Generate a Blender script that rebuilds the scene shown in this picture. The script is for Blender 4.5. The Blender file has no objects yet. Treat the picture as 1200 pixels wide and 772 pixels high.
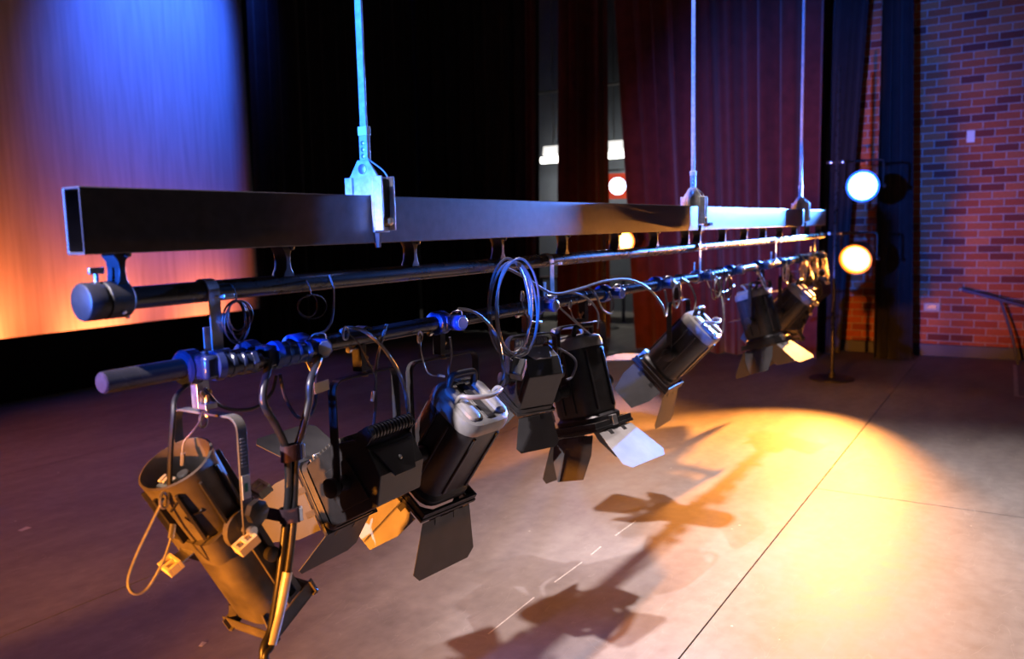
import bpy, math, random
from mathutils import Vector, Matrix
random.seed(7)
scene = bpy.context.scene
COL = scene.collection
PI = math.pi
def R(d): return math.radians(d)

# ------------------------------------------------------------------ camera
# world: X runs along the lamp bar, Y towards the cyclorama, Z up; floor at 0
CAM = Vector((0, 0, 1.6)); FPX = 960.0
CR = Matrix(((0.53273098, 0.11527949, -0.83839629),
             (-0.84595416, 0.04485567, -0.53136572),
             (-0.02364874, 0.99231981, 0.12141717)))
cam_data = bpy.data.cameras.new('camera'); cam = bpy.data.objects.new('camera', cam_data); COL.objects.link(cam)
cam.matrix_world = Matrix.Translation(CAM) @ CR.to_4x4()
cam_data.sensor_width = 36.0; cam_data.lens = 36.0 * FPX / 1200.0
cam_data.clip_start = 0.02; cam_data.clip_end = 100
cam_data.dof.use_dof = True; cam_data.dof.focus_distance = 2.7; cam_data.dof.aperture_fstop = 2.4
scene.camera = cam

# ------------------------------------------------------------------ world, exposure
world = bpy.data.worlds.new('world'); scene.world = world; world.use_nodes = True
world.node_tree.nodes['Background'].inputs[0].default_value = (0.05, 0.045, 0.06, 1)
world.node_tree.nodes['Background'].inputs[1].default_value = 0.10
scene.view_settings.view_transform = 'Standard'; scene.view_settings.look = 'None'
scene.view_settings.exposure = 0.0; scene.view_settings.gamma = 1.0
scene.view_settings.use_curve_mapping = False

# ------------------------------------------------------------------ lights of the stage
def spot(name, loc, aim, power, color, size=70, blend=0.6, radius=0.08):
    l = bpy.data.lights.new(name, 'SPOT'); l.energy = power; l.color = color
    l.spot_size = R(size); l.spot_blend = blend; l.shadow_soft_size = radius
    o = bpy.data.objects.new(name, l); COL.objects.link(o); o.location = loc
    o.rotation_euler = (Vector(aim) - Vector(loc)).to_track_quat('-Z', 'Y').to_euler()
    return o
def area(name, loc, aim, power, color, sx, sy):
    l = bpy.data.lights.new(name, 'AREA'); l.shape = 'RECTANGLE'; l.size = sx; l.size_y = sy
    l.energy = power; l.color = color
    o = bpy.data.objects.new(name, l); COL.objects.link(o); o.location = loc
    o.rotation_euler = (Vector(aim) - Vector(loc)).to_track_quat('-Z', 'Y').to_euler()
    return o
BLUE = (0.03, 0.16, 1.0); ORANGE = (1.0, 0.32, 0.05)
# the near side boom behind the camera: blue above, orange below
spot('near_boom_blue_light', (-2.8, 1.64, 1.80), (3.2, 1.78, 2.02), 7500, (0.02, 0.15, 1.0), 25, 0.8, 0.06)
spot('near_boom_orange_light', (-2.2, 1.75, 0.55), (2.2, 2.0, 0.60), 2800, (1.0, 0.30, 0.03), 33, 0.9, 0.06)
# white spot from high above the near end: throws the lantern shadows across the floor
spot('shadow_white_light', (-0.6, 1.75, 3.0), (3.15, 1.25, 0.0), 1300, (1.0, 0.86, 0.90), 24, 1.0, 0.02)
# overhead wash straight above the bar
spot('overhead_wash_light', (4.2, 1.75, 6.2), (4.0, 0.2, 0.0), 2700, (1.0, 0.82, 0.80), 58, 1.0, 0.12)
# cyclorama floods
for i, xx in enumerate((2.6, 4.1, 5.6, 7.1)):
    spot('cyc_flood_orange_light', (xx, 8.75, 0.25), (xx - 0.1, 9.5, 0.75), (270, 230, 160, 100)[i], (1.0, 0.19, 0.05), 118, 1.0, 0.12)
spot('cyc_flood_blue_light', (6.7, 7.4, 6.6), (6.7, 9.4, 4.2), 1700, (0.03, 0.12, 1.0), 58, 1.0, 0.15)
# dim magenta spot added only to tint the upstage floor purple
spot('added_floor_tint_light', (3.0, 5.5, 6.6), (2.4, 4.2, 0.0), 340, (0.95, 0.34, 0.52), 62, 1.0, 0.12)
# dim house light from the auditorium side
area('house_light', (2.5, -4.0, 5.0), (4.5, 1.0, 0.4), 7, (1.0, 0.93, 0.84), 3.0, 3.0)

# ------------------------------------------------------------------ helpers
def at(px, py, Y):
    """world point on the upright plane y = Y seen at a photograph pixel (used to measure cable runs)"""
    r = CR @ Vector((px - 600.0, 386.0 - py, -FPX)); t = (Y - CAM.y) / r.y
    return CAM + r * t

class MB:
    def __init__(s): s.v = []; s.f = []
    def add(s, vs, fs, M=None):
        b = len(s.v)
        s.v += [tuple(M @ Vector(v)) if M is not None else tuple(v) for v in vs]
        s.f += [tuple(i + b for i in f) for f in fs]
        return s
    def box(s, a, b, M=None):
        x0, y0, z0 = a; x1, y1, z1 = b
        vs = [(x0,y0,z0),(x1,y0,z0),(x1,y1,z0),(x0,y1,z0),(x0,y0,z1),(x1,y0,z1),(x1,y1,z1),(x0,y1,z1)]
        return s.add(vs, [(0,3,2,1),(4,5,6,7),(0,1,5,4),(1,2,6,5),(2,3,7,6),(3,0,4,7)], M)
    def prism(s, poly, a0, a1, axis='y', M=None):
        """poly: 2D points; axis y -> (x,z), x -> (y,z), z -> (x,y)"""
        def p(q, t):
            return {'y': (q[0], t, q[1]), 'x': (t, q[0], q[1]), 'z': (q[0], q[1], t)}[axis]
        n = len(poly); vs = [p(q, a0) for q in poly] + [p(q, a1) for q in poly]
        fs = [tuple(range(n)), tuple(range(2*n-1, n-1, -1))] + [(i, i+n, (i+1) % n + n, (i+1) % n) for i in range(n)]
        return s.add(vs, fs, M)
    def lathe(s, prof, axis='x', seg=24, M=None, cap=True):
        """prof: list of (position along axis, radius)"""
        vs = []; fs = []; n = len(prof)
        for (a, r) in prof:
            for k in range(seg):
                t = 2*PI*k/seg; c, d = r*math.cos(t), r*math.sin(t)
                vs.append({'x': (a, c, d), 'y': (d, a, c), 'z': (c, d, a)}[axis])
        for i in range(n-1):
            for k in range(seg):
                k2 = (k+1) % seg
                fs.append((i*seg+k, i*seg+k2, (i+1)*seg+k2, (i+1)*seg+k))
        if cap:
            fs.append(tuple(range(seg-1, -1, -1))); fs.append(tuple((n-1)*seg+k for k in range(seg)))
        return s.add(vs, fs, M)
    def loft(s, rings, M=None, cap=True, closed=True):
        n = len(rings[0]); vs = [v for r in rings for v in r]; fs = []
        for i in range(len(rings)-1):
            for k in range(n if closed else n-1):
                k2 = (k+1) % n
                fs.append((i*n+k, i*n+k2, (i+1)*n+k2, (i+1)*n+k))
        if cap:
            fs.append(tuple(range(n-1, -1, -1))); fs.append(tuple((len(rings)-1)*n+k for k in range(n)))
        return s.add(vs, fs, M)
    def tube(s, pts, r, seg=8, sub=6, M=None, closed=False, flat=None):
        P = [Vector(p) for p in pts]
        if sub > 1 and len(P) > 2:
            Q = []; n = len(P); rng = n if closed else n-1
            for i in range(rng):
                p0 = P[i-1] if (i > 0 or closed) else P[0]*2-P[1]
                p1 = P[i]; p2 = P[(i+1) % n]
                p3 = P[(i+2) % n] if (i+2 < n or closed) else P[-1]*2-P[-2]
                for k in range(sub):
                    t = k/sub
                    Q.append(0.5*((2*p1)+(p2-p0)*t+(2*p0-5*p1+4*p2-p3)*t*t+(3*p1-p0-3*p2+p3)*t**3))
            if not closed: Q.append(P[-1])
            P = Q
        n = len(P); rings = []; nrm = None
        for i in range(n):
            a = P[i-1] if (i > 0 or closed) else P[0]; b = P[(i+1) % n] if (i < n-1 or closed) else P[-1]
            t = (b-a).normalized()
            if nrm is None:
                nrm = t.cross(Vector((0.13, 0.21, 0.97))); nrm = nrm.normalized() if nrm.length > 1e-4 else Vector((1, 0, 0))
            nrm = (nrm - t*nrm.dot(t)).normalized(); bi = t.cross(nrm)
            rings.append([tuple(P[i] + (nrm*math.cos(2*PI*k/seg)+bi*math.sin(2*PI*k/seg))*r) for k in range(seg)])
        if closed: rings.append(rings[0])
        return s.loft(rings, M, cap=not closed)

def make(name, mb, mat, parent=None, smooth=True, bevel=0.0, world=False, kind=None, label=None):
    me = bpy.data.meshes.new(name)
    vs = mb.v
    if parent is not None and world:
        inv = ROOTM[parent.name].inverted()
        vs = [tuple(inv @ Vector(v)) for v in vs]
    off = Vector((0, 0, 0))
    if parent is None:      # single mesh thing: origin at the middle of its foot
        xs = [v[0] for v in vs]; ys = [v[1] for v in vs]; zs = [v[2] for v in vs]
        off = Vector(((min(xs)+max(xs))/2, (min(ys)+max(ys))/2, min(zs)))
        vs = [(v[0]-off.x, v[1]-off.y, v[2]-off.z) for v in vs]
    me.from_pydata(vs, [], mb.f); me.materials.append(mat)
    if smooth:
        me.polygons.foreach_set('use_smooth', [True]*len(me.polygons))
        me.set_sharp_from_angle(angle=R(38))
    me.update()
    o = bpy.data.objects.new(name, me); COL.objects.link(o); o.location = off
    if parent is not None: o.parent = parent
    ROOTM[o.name] = ROOTM[parent.name] if parent is not None else Matrix.Translation(off)
    if bevel > 0:
        m = o.modifiers.new('bevel', 'BEVEL'); m.width = bevel; m.segments = 2; m.limit_method = 'ANGLE'; m.angle_limit = R(40)
    if kind: o['kind'] = kind
    if label: o['label'] = label
    return o
ROOTM = {}
def thing(name, label, cat, loc=(0, 0, 0), rz=0.0, group=None):
    o = bpy.data.objects.new(name, None); COL.objects.link(o); o.empty_display_size = 0.05
    o.location = loc; o.rotation_euler = (0, 0, rz); o['label'] = label; o['category'] = cat
    if group: o['group'] = group
    ROOTM[o.name] = Matrix.Translation(Vector(loc)) @ Matrix.Rotation(rz, 4, 'Z')
    return o
def tag(o, label, cat, group=None):
    o['label'] = label; o['category'] = cat
    if group: o['group'] = group
    return o
def structure(o): o['kind'] = 'structure'; return o
def holder(name):
    o = bpy.data.objects.new(name, None); COL.objects.link(o); o['kind'] = 'structure'
    ROOTM[o.name] = Matrix(); return o

# ------------------------------------------------------------------ materials
def mat(name, col, rough=0.5, metal=0.0, spec=0.5, noise=0.0, nscale=20.0, bump=0.0, bscale=200.0, sheen=0.0, emit=None, estr=0.0):
    m = bpy.data.materials.new(name); m.use_nodes = True; nt = m.node_tree; b = nt.nodes['Principled BSDF']
    b.inputs['Base Color'].default_value = (*col, 1); b.inputs['Roughness'].default_value = rough
    b.inputs['Metallic'].default_value = metal; b.inputs['Specular IOR Level'].default_value = spec
    if sheen: b.inputs['Sheen Weight'].default_value = sheen
    tc = nt.nodes.new('ShaderNodeTexCoord')
    if noise:
        n = nt.nodes.new('ShaderNodeTexNoise'); n.inputs['Scale'].default_value = nscale; n.inputs['Detail'].default_value = 6
        nt.links.new(tc.outputs['Object'], n.inputs['Vector'])
        r = nt.nodes.new('ShaderNodeMapRange'); r.inputs[1].default_value = 0.3; r.inputs[2].default_value = 0.7
        r.inputs[3].default_value = 1-noise; r.inputs[4].default_value = 1+noise
        nt.links.new(n.outputs['Fac'], r.inputs[0])
        mx = nt.nodes.new('ShaderNodeVectorMath'); mx.operation = 'SCALE'; mx.inputs[0].default_value = col
        nt.links.new(r.outputs[0], mx.inputs['Scale']); nt.links.new(mx.outputs[0], b.inputs['Base Color'])
        r2 = nt.nodes.new('ShaderNodeMapRange'); r2.inputs[3].default_value = max(0.05, rough-noise*0.25); r2.inputs[4].default_value = min(1, rough+noise*0.25)
        nt.links.new(n.outputs['Fac'], r2.inputs[0]); nt.links.new(r2.outputs[0], b.inputs['Roughness'])
    if bump:
        n = nt.nodes.new('ShaderNodeTexNoise'); n.inputs['Scale'].default_value = bscale; n.inputs['Detail'].default_value = 3
        nt.links.new(tc.outputs['Object'], n.inputs['Vector'])
        bp = nt.nodes.new('ShaderNodeBump'); bp.inputs['Strength'].default_value = bump; bp.inputs['Distance'].default_value = 0.002
        nt.links.new(n.outputs['Fac'], bp.inputs['Height']); nt.links.new(bp.outputs[0], b.inputs['Normal'])
    if emit:
        b.inputs['Emission Color'].default_value = (*emit, 1); b.inputs['Emission Strength'].default_value = estr
    return m
M = {}
M['beam'] = mat('satin_black_steel', (0.04, 0.036, 0.042), 0.36, 0.0, 0.6, 0.25, 30, 0.15, 350)
M['pipe'] = mat('black_pipe_paint', (0.03, 0.028, 0.028), 0.28, 0.0, 0.6, 0.2, 18, 0.05, 200)
M['black'] = mat('black_powder_coat', (0.022, 0.021, 0.022), 0.42, 0.0, 0.5, 0.25, 25, 0.2, 500)
M['black_worn'] = mat('worn_black_paint', (0.09, 0.08, 0.07), 0.5, 0.0, 0.5, 0.45, 14, 0.25, 300)
M['leaf'] = mat('barn_door_black', (0.05, 0.05, 0.052), 0.55, 0.0, 0.5, 0.2, 12, 0.1, 200)
M['leaf_lit_mid'] = mat('barn_door_lit_grey', (0.26, 0.25, 0.24), 0.5, 0.0, 0.5, 0.2, 12, 0.1, 200)  # lighter leaf colour stands in for strong orange light on the door
M['leaf_lit_pale'] = mat('barn_door_lit_pale', (0.32, 0.31, 0.30), 0.5, 0.2, 0.5, 0.15, 12, 0.1, 200)  # pale colour imitates light on single doors, a rear panel and its handle
M['cap'] = mat('pale_grey_casting', (0.22, 0.215, 0.21), 0.45, 0.1, 0.5, 0.15, 25, 0.15, 300)
M['galv'] = mat('galvanised_steel', (0.62, 0.62, 0.62), 0.36, 0.85, 0.5, 0.2, 35, 0.1, 150)
M['zinc'] = mat('zinc_bolt', (0.75, 0.73, 0.70), 0.3, 0.9, 0.5)
M['hang'] = mat('painted_hanger_steel', (0.50, 0.54, 0.56), 0.45, 0.15, 0.5, 0.2, 60, 0.15, 200)
M['brass'] = mat('brass_screw', (0.62, 0.45, 0.20), 0.35, 0.9, 0.5)
M['bluep'] = mat('blue_socket_plastic', (0.012, 0.05, 0.26), 0.3, 0.0, 0.5, 0.1, 30)
M['darkblue'] = mat('dark_connector_plastic', (0.015, 0.022, 0.06), 0.25, 0.0, 0.6, 0.1, 30)
M['greyp'] = mat('grey_socket_face', (0.20, 0.20, 0.22), 0.4)
M['cable'] = mat('black_rubber_cable', (0.017, 0.016, 0.018), 0.38, 0.0, 0.5, 0.15, 40)
M['lead'] = mat('grey_rubber_lead', (0.15, 0.15, 0.16), 0.4, 0.0, 0.5, 0.15, 40)
M['wire'] = mat('steel_safety_wire', (0.55, 0.52, 0.48), 0.35, 0.7, 0.5, 0.15, 120)
M['velcro'] = mat('dark_velcro', (0.06, 0.035, 0.045), 0.9, 0.0, 0.2, 0.2, 90, 0.4, 600)
M['silver'] = mat('silver_tape', (0.62, 0.6, 0.62), 0.35, 0.5, 0.5, 0.1, 60)
M['white'] = mat('white_plastic', (0.75, 0.74, 0.70), 0.5)
M['sticker'] = mat('cream_sticker', (0.72, 0.62, 0.42), 0.6)
M['green'] = mat('green_print', (0.05, 0.28, 0.14), 0.6)
M['ink'] = mat('dark_print', (0.04, 0.04, 0.04), 0.7)
M['tape'] = mat('white_floor_tape', (0.72, 0.70, 0.66), 0.7, 0, 0.3, 0.3, 30)
M['maroon'] = mat('maroon_wool_curtain', (0.10, 0.022, 0.02), 0.9, 0, 0.2, 0.2, 8, 0.3, 120, sheen=0.25)
M['blackcloth'] = mat('black_wool_curtain', (0.016, 0.015, 0.018), 0.9, 0, 0.2, 0.2, 8, 0.3, 120, sheen=0.12)
M['flat'] = mat('black_painted_flat', (0.008, 0.008, 0.009), 0.8, 0, 0.2)
M['mortar'] = mat('mortar', (0.42, 0.37, 0.34), 0.9, 0, 0.2, 0.2, 40, 0.4, 120)
M['plaster'] = mat('grey_painted_plaster', (0.22, 0.25, 0.30), 0.8, 0, 0.3, 0.08, 3)
M['board'] = mat('dark_blue_skirting', (0.03, 0.04, 0.09), 0.5)
M['rail'] = mat('handrail_lit_blue', (0.05, 0.06, 0.14), 0.4)  # the blue stands in for blue stage light on the rail
M['wood'] = mat('dark_table_wood', (0.07, 0.04, 0.045), 0.5, 0, 0.4, 0.2, 6)
M['gel_red'] = mat('red_gel_frame', (0.8, 0.10, 0.05), 0.5, emit=(1.0, 0.10, 0.04), estr=0.5)
M['tube'] = mat('lit_fluorescent_tube', (1, 1, 1), 0.4, emit=(1.0, 0.95, 0.82), estr=9.0)
M['tray'] = mat('white_tray_added_glow', (0.85, 0.85, 0.85), 0.4, emit=(1.0, 0.96, 0.9), estr=1.2)  # emission stands in for tube light reflected off the tray
M['lens_blue'] = mat('lit_blue_lens', (0.5, 0.7, 1), 0.2, emit=(0.10, 0.42, 1.0), estr=26.0)
M['lens_bluewhite'] = mat('lit_pale_blue_lens', (0.7, 0.8, 1), 0.2, emit=(0.55, 0.75, 1.0), estr=9.0)
M['lens_orange'] = mat('lit_orange_lens', (1, 0.7, 0.3), 0.2, emit=(1.0, 0.36, 0.05), estr=20.0)
M['halo_blue'] = mat('blue_halo_glow', (0.1, 0.3, 1), 0.4, emit=(0.02, 0.12, 1.0), estr=2.2)  # halo of the lamp put into an emissive ring
M['halo_orange'] = mat('orange_halo_glow', (1, 0.4, 0.1), 0.4, emit=(1.0, 0.22, 0.01), estr=1.6)
M['lens'] = mat('dark_glass_lens', (0.02, 0.02, 0.025), 0.08, 0, 0.8)

def brick_mat(name, island):
    m = bpy.data.materials.new(name); m.use_nodes = True; nt = m.node_tree; b = nt.nodes['Principled BSDF']
    if island:
        g = nt.nodes.new('ShaderNodeNewGeometry'); src = g.outputs['Random Per Island']
    else:
        g = nt.nodes.new('ShaderNodeObjectInfo'); src = g.outputs['Random']
    r = nt.nodes.new('ShaderNodeValToRGB'); e = r.color_ramp.elements
    e[0].position = 0; e[0].color = (0.24, 0.045, 0.022, 1); e[1].position = 1; e[1].color = (0.52, 0.15, 0.06, 1)
    k = e.new(0.12); k.color = (0.15, 0.035, 0.028, 1); k = e.new(0.2); k.color = (0.36, 0.075, 0.03, 1); k = e.new(0.6); k.color = (0.42, 0.095, 0.035, 1)
    nt.links.new(src, r.inputs[0])
    tc = nt.nodes.new('ShaderNodeTexCoord'); n = nt.nodes.new('ShaderNodeTexNoise'); n.inputs['Scale'].default_value = 45; n.inputs['Detail'].default_value = 5
    nt.links.new(tc.outputs['Object'], n.inputs['Vector'])
    mr = nt.nodes.new('ShaderNodeMapRange'); mr.inputs[3].default_value = 0.6; mr.inputs[4].default_value = 1.35; nt.links.new(n.outputs['Fac'], mr.inputs[0])
    mx = nt.nodes.new('ShaderNodeVectorMath'); mx.operation = 'SCALE'
    nt.links.new(r.outputs[0], mx.inputs[0]); nt.links.new(mr.outputs[0], mx.inputs['Scale']); nt.links.new(mx.outputs[0], b.inputs['Base Color'])
    b.inputs['Roughness'].default_value = 0.8; b.inputs['Specular IOR Level'].default_value = 0.3
    bp = nt.nodes.new('ShaderNodeBump'); bp.inputs['Strength'].default_value = 0.4; bp.inputs['Distance'].default_value = 0.004
    nt.links.new(n.outputs['Fac'], bp.inputs['Height']); nt.links.new(bp.outputs[0], b.inputs['Normal'])
    return m
M['brick'] = brick_mat('red_brick', False); M['brick_far'] = brick_mat('red_brick_joined', True)

def floor_mat():
    m = bpy.data.materials.new('worn_grey_stage_board'); m.use_nodes = True; nt = m.node_tree; b = nt.nodes['Principled BSDF']; L = nt.links.new
    tc = nt.nodes.new('ShaderNodeTexCoord')
    n1 = nt.nodes.new('ShaderNodeTexNoise'); n1.inputs['Scale'].default_value = 1.3; n1.inputs['Detail'].default_value = 7; n1.inputs['Roughness'].default_value = 0.6
    mp = nt.nodes.new('ShaderNodeMapping'); mp.inputs['Scale'].default_value = (1.0, 2.6, 1.0); mp.inputs['Rotation'].default_value = (0, 0, R(35))
    L(tc.outputs['Object'], mp.inputs[0]); L(mp.outputs[0], n1.inputs['Vector'])
    n2 = nt.nodes.new('ShaderNodeTexNoise'); n2.inputs['Scale'].default_value = 14; n2.inputs['Detail'].default_value = 8
    L(tc.outputs['Object'], n2.inputs['Vector'])
    add = nt.nodes.new('ShaderNodeMath'); add.operation = 'MULTIPLY_ADD'; add.inputs[1].default_value = 0.5
    L(n2.outputs['Fac'], add.inputs[0]); L(n1.outputs['Fac'], add.inputs[2])
    cr = nt.nodes.new('ShaderNodeValToRGB'); e = cr.color_ramp.elements
    e[0].position = 0.5; e[0].color = (0.20, 0.185, 0.175, 1); e[1].position = 1.0; e[1].color = (0.36, 0.335, 0.315, 1)
    L(add.outputs[0], cr.inputs[0])
    # white specks and scratches
    v = nt.nodes.new('ShaderNodeTexVoronoi'); v.inputs['Scale'].default_value = 7.0
    L(tc.outputs['Object'], v.inputs['Vector'])
    lt = nt.nodes.new('ShaderNodeMath'); lt.operation = 'LESS_THAN'; lt.inputs[1].default_value = 0.042; L(v.outputs['Distance'], lt.inputs[0])
    n3 = nt.nodes.new('ShaderNodeTexNoise'); n3.inputs['Scale'].default_value = 3.0; L(tc.outputs['Object'], n3.inputs['Vector'])
    gt = nt.nodes.new('ShaderNodeMath'); gt.operation = 'GREATER_THAN'; gt.inputs[1].default_value = 0.55; L(n3.outputs['Fac'], gt.inputs[0])
    mu = nt.nodes.new('ShaderNodeMath'); mu.operation = 'MULTIPLY'; L(lt.outputs[0], mu.inputs[0]); L(gt.outputs[0], mu.inputs[1])
    w = nt.nodes.new('ShaderNodeTexNoise'); w.inputs['Scale'].default_value = 2.2; w.inputs['Detail'].default_value = 2; w.inputs['Distortion'].default_value = 1.2
    mp2 = nt.nodes.new('ShaderNodeMapping'); mp2.inputs['Scale'].default_value = (1, 3.0, 1); mp2.inputs['Rotation'].default_value = (0, 0, R(-25)); L(tc.outputs['Object'], mp2.inputs[0]); L(mp2.outputs[0], w.inputs['Vector'])
    sb = nt.nodes.new('ShaderNodeMath'); sb.operation = 'SUBTRACT'; sb.inputs[1].default_value = 0.5; L(w.outputs['Fac'], sb.inputs[0])
    ab = nt.nodes.new('ShaderNodeMath'); ab.operation = 'ABSOLUTE'; L(sb.outputs[0], ab.inputs[0])
    l2 = nt.nodes.new('ShaderNodeMapRange'); l2.inputs[1].default_value = 0.0; l2.inputs[2].default_value = 0.004; l2.inputs[3].default_value = 0.16; l2.inputs[4].default_value = 0.0; L(ab.outputs[0], l2.inputs[0])
    mxf = nt.nodes.new('ShaderNodeMath'); mxf.operation = 'MAXIMUM'; L(mu.outputs[0], mxf.inputs[0]); L(l2.outputs[0], mxf.inputs[1])
    mix = nt.nodes.new('ShaderNodeMix'); mix.data_type = 'RGBA'; mix.inputs['B'].default_value = (0.62, 0.6, 0.56, 1)
    L(mxf.outputs[0], mix.inputs['Factor']); L(cr.outputs[0], mix.inputs['A']); L(mix.outputs['Result'], b.inputs['Base Color'])
    rr = nt.nodes.new('ShaderNodeMapRange'); rr.inputs[1].default_value = 0.5; rr.inputs[2].default_value = 1.0; rr.inputs[3].default_value = 0.54; rr.inputs[4].default_value = 0.70; L(add.outputs[0], rr.inputs[0]); L(rr.outputs[0], b.inputs['Roughness'])
    b.inputs['Specular IOR Level'].default_value = 0.38
    bp = nt.nodes.new('ShaderNodeBump'); bp.inputs['Strength'].default_value = 0.12; bp.inputs['Distance'].default_value = 0.003; L(n2.outputs['Fac'], bp.inputs['Height']); L(bp.outputs[0], b.inputs['Normal'])
    return m
M['floor'] = floor_mat()

def cyc_mat():
    m = bpy.data.materials.new('white_cyclorama_cloth'); m.use_nodes = True; nt = m.node_tree; b = nt.nodes['Principled BSDF']; L = nt.links.new
    tc = nt.nodes.new('ShaderNodeTexCoord'); mp = nt.nodes.new('ShaderNodeMapping'); mp.inputs['Scale'].default_value = (6, 6, 0.35)
    L(tc.outputs['Object'], mp.inputs[0]); n = nt.nodes.new('ShaderNodeTexNoise'); n.inputs['Scale'].default_value = 3; n.inputs['Detail'].default_value = 8; L(mp.outputs[0], n.inputs['Vector'])
    cr = nt.nodes.new('ShaderNodeValToRGB'); e = cr.color_ramp.elements; e[0].position = 0.3; e[0].color = (0.60, 0.58, 0.55, 1); e[1].position = 0.7; e[1].color = (0.76, 0.74, 0.71, 1)
    L(n.outputs['Fac'], cr.inputs[0]); L(cr.outputs[0], b.inputs['Base Color']); b.inputs['Roughness'].default_value = 0.9; b.inputs['Specular IOR Level'].default_value = 0.15
    bp = nt.nodes.new('ShaderNodeBump'); bp.inputs['Strength'].default_value = 0.12; bp.inputs['Distance'].default_value = 0.02; L(n.outputs['Fac'], bp.inputs['Height']); L(bp.outputs[0], b.inputs['Normal'])
    return m
M['cyc'] = cyc_mat()

# ================================================================== the setting
fl = make('floor', MB().box((-5, -5, -0.08), (15, 11, -0.012)), M['flat'], smooth=False); structure(fl)
fl_m = Matrix.Translation(fl.location); ROOTM['floor'] = fl_m
JY, JX, G = 1.04, 5.03, 0.003
for (x0, x1, y0, y1) in ((-5, JX, -1.4, JY), (JX, 10.75, -1.4, JY), (-5, 15, JY, 3.48), (-5, 15, 3.48, 5.92), (-5, 15, 5.92, 11), (-5, JX, -5, -1.4), (JX, 10.75, -5, -1.4)):
    make('floor_panel', MB().box((x0+G, y0+G, -0.012), (x1-G, y1-G, 0.0)), M['floor'], fl, smooth=False, bevel=0.0015, world=True)

# brick side wall: mortar slab, then bricks in stretcher bond
WX = 10.75
wall = make('wall_right', MB().box((WX+0.008, -5, 0), (WX+0.25, 2.35, 6.5)), M['mortar'], smooth=False); structure(wall)
ROOTM['wall_right'] = Matrix.Translation(wall.location)
bw, bh, bd, jt = 0.230, 0.076, 0.05, 0.010
c = 0.003
def brick_mb(mb, y, z, w):
    x0 = WX; x1 = WX+bd
    vs = [(x1, y, z), (x1, y+w, z), (x1, y+w, z+bh), (x1, y, z+bh), (x0+c, y, z), (x0+c, y+w, z), (x0+c, y+w, z+bh), (x0+c, y, z+bh),
          (x0, y+c, z+c), (x0, y+w-c, z+c), (x0, y+w-c, z+bh-c), (x0, y+c, z+bh-c)]
    fs = [(0,4,5,1), (1,5,6,2), (2,6,7,3), (3,7,4,0), (4,8,9,5), (5,9,10,6), (6,10,11,7), (7,11,8,4), (8,11,10,9)]
    return mb.add(vs, fs)
bricks = []; z = 0.01; row = 0
while z < 6.4:
    y = -5.0 + (0.12 if row % 2 else 0.0)
    while y + bw < 2.35:
        bricks.append((y, z)); y += bw+jt
    z += bh+jt; row += 1
def vis(b):
    c_ = CR.transposed() @ (Vector((WX, b[0]+bw/2, b[1]+bh/2)) - CAM)
    px = 600+FPX*c_.x/-c_.z; py = 386-FPX*c_.y/-c_.z
    return 1060 < px < 1215 and -5 < py < 412, c_.length
seen = sorted([b for b in bricks if vis(b)[0]], key=lambda b: vis(b)[1])[:300]
seen_set = set(seen)
proto_me = None
for (y, z) in seen:
    if proto_me is None:
        proto_me = bpy.data.meshes.new('brick'); t = brick_mb(MB(), -bw/2, -bh/2, bw)
        proto_me.from_pydata([(v[0]-WX, v[1], v[2]) for v in t.v], [], t.f); proto_me.materials.append(M['brick'])
    o = bpy.data.objects.new('brick', proto_me); COL.objects.link(o); o.parent = wall
    o.location = Vector((WX + random.uniform(-0.0015, 0.0015), y+bw/2, z+bh/2)) - wall.location
mb = MB()
for b in bricks:
    if b not in seen_set: brick_mb(mb, b[0], b[1], bw)
make('brickwork', mb, M['brick_far'], wall, smooth=False, world=True, kind='stuff')
structure(make('baseboard_right', MB().prism([(WX-0.018, 0), (WX, 0), (WX, 0.14), (WX-0.012, 0.14), (WX-0.018, 0.132)], -5, 2.3, 'y'), M['board'], smooth=False))

structure(make('wall_back', MB().box((-5, 10.6, 0), (15, 10.85, 7)), M['flat'], smooth=False))
structure(make('wall_wing', MB().box((14.2, 2.0, 0), (14.45, 10.6, 6.5)), M['plaster'], smooth=False))
structure(make('wall_side', MB().box((WX+0.25, 2.1, 0), (14.2, 2.35, 6.5)), M['plaster'], smooth=False))

# ------------------------------------------------------------------ cyclorama and ground row
def sheet(name, pt, nu, nv, mat_, thick=0.004):
    mb = MB(); vs = [pt(i/nu, j/nv) for j in range(nv+1) for i in range(nu+1)]
    fs = [(j*(nu+1)+i, j*(nu+1)+i+1, (j+1)*(nu+1)+i+1, (j+1)*(nu+1)+i) for j in range(nv) for i in range(nu)]
    mb.add(vs, fs); o = make(name, mb, mat_)
    s = o.modifiers.new('thickness', 'SOLIDIFY'); s.thickness = thick; s.offset = 0
    return o
o = sheet('cyclorama', lambda u, v: (-4.5+u*12.53, 9.4+0.012*math.sin(u*39)*(1-v*0.6)+0.006*math.sin(u*97+v*3), 0.02+v*6.9), 120, 12, M['cyc'])
tag(o, 'pale cyclorama cloth lit blue above and orange below', 'backdrop')
t = thing('ground_row', 'low black masking flat standing along the foot of the lit cyclorama', 'masking flat', (2.0, 8.6, 0))
make('panel', MB().box((-4.5, 8.58, 0.0), (8.3, 8.6, 0.64)), M['flat'], t, smooth=False, world=True)
for xx in (-3, 0, 3, 6):
    make('brace', MB().prism([(8.6, 0), (8.8, 0), (8.8, 0.02), (8.62, 0.5), (8.6, 0.5)], xx, xx+0.025, 'x'), M['wood'], t, smooth=False, world=True)

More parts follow.
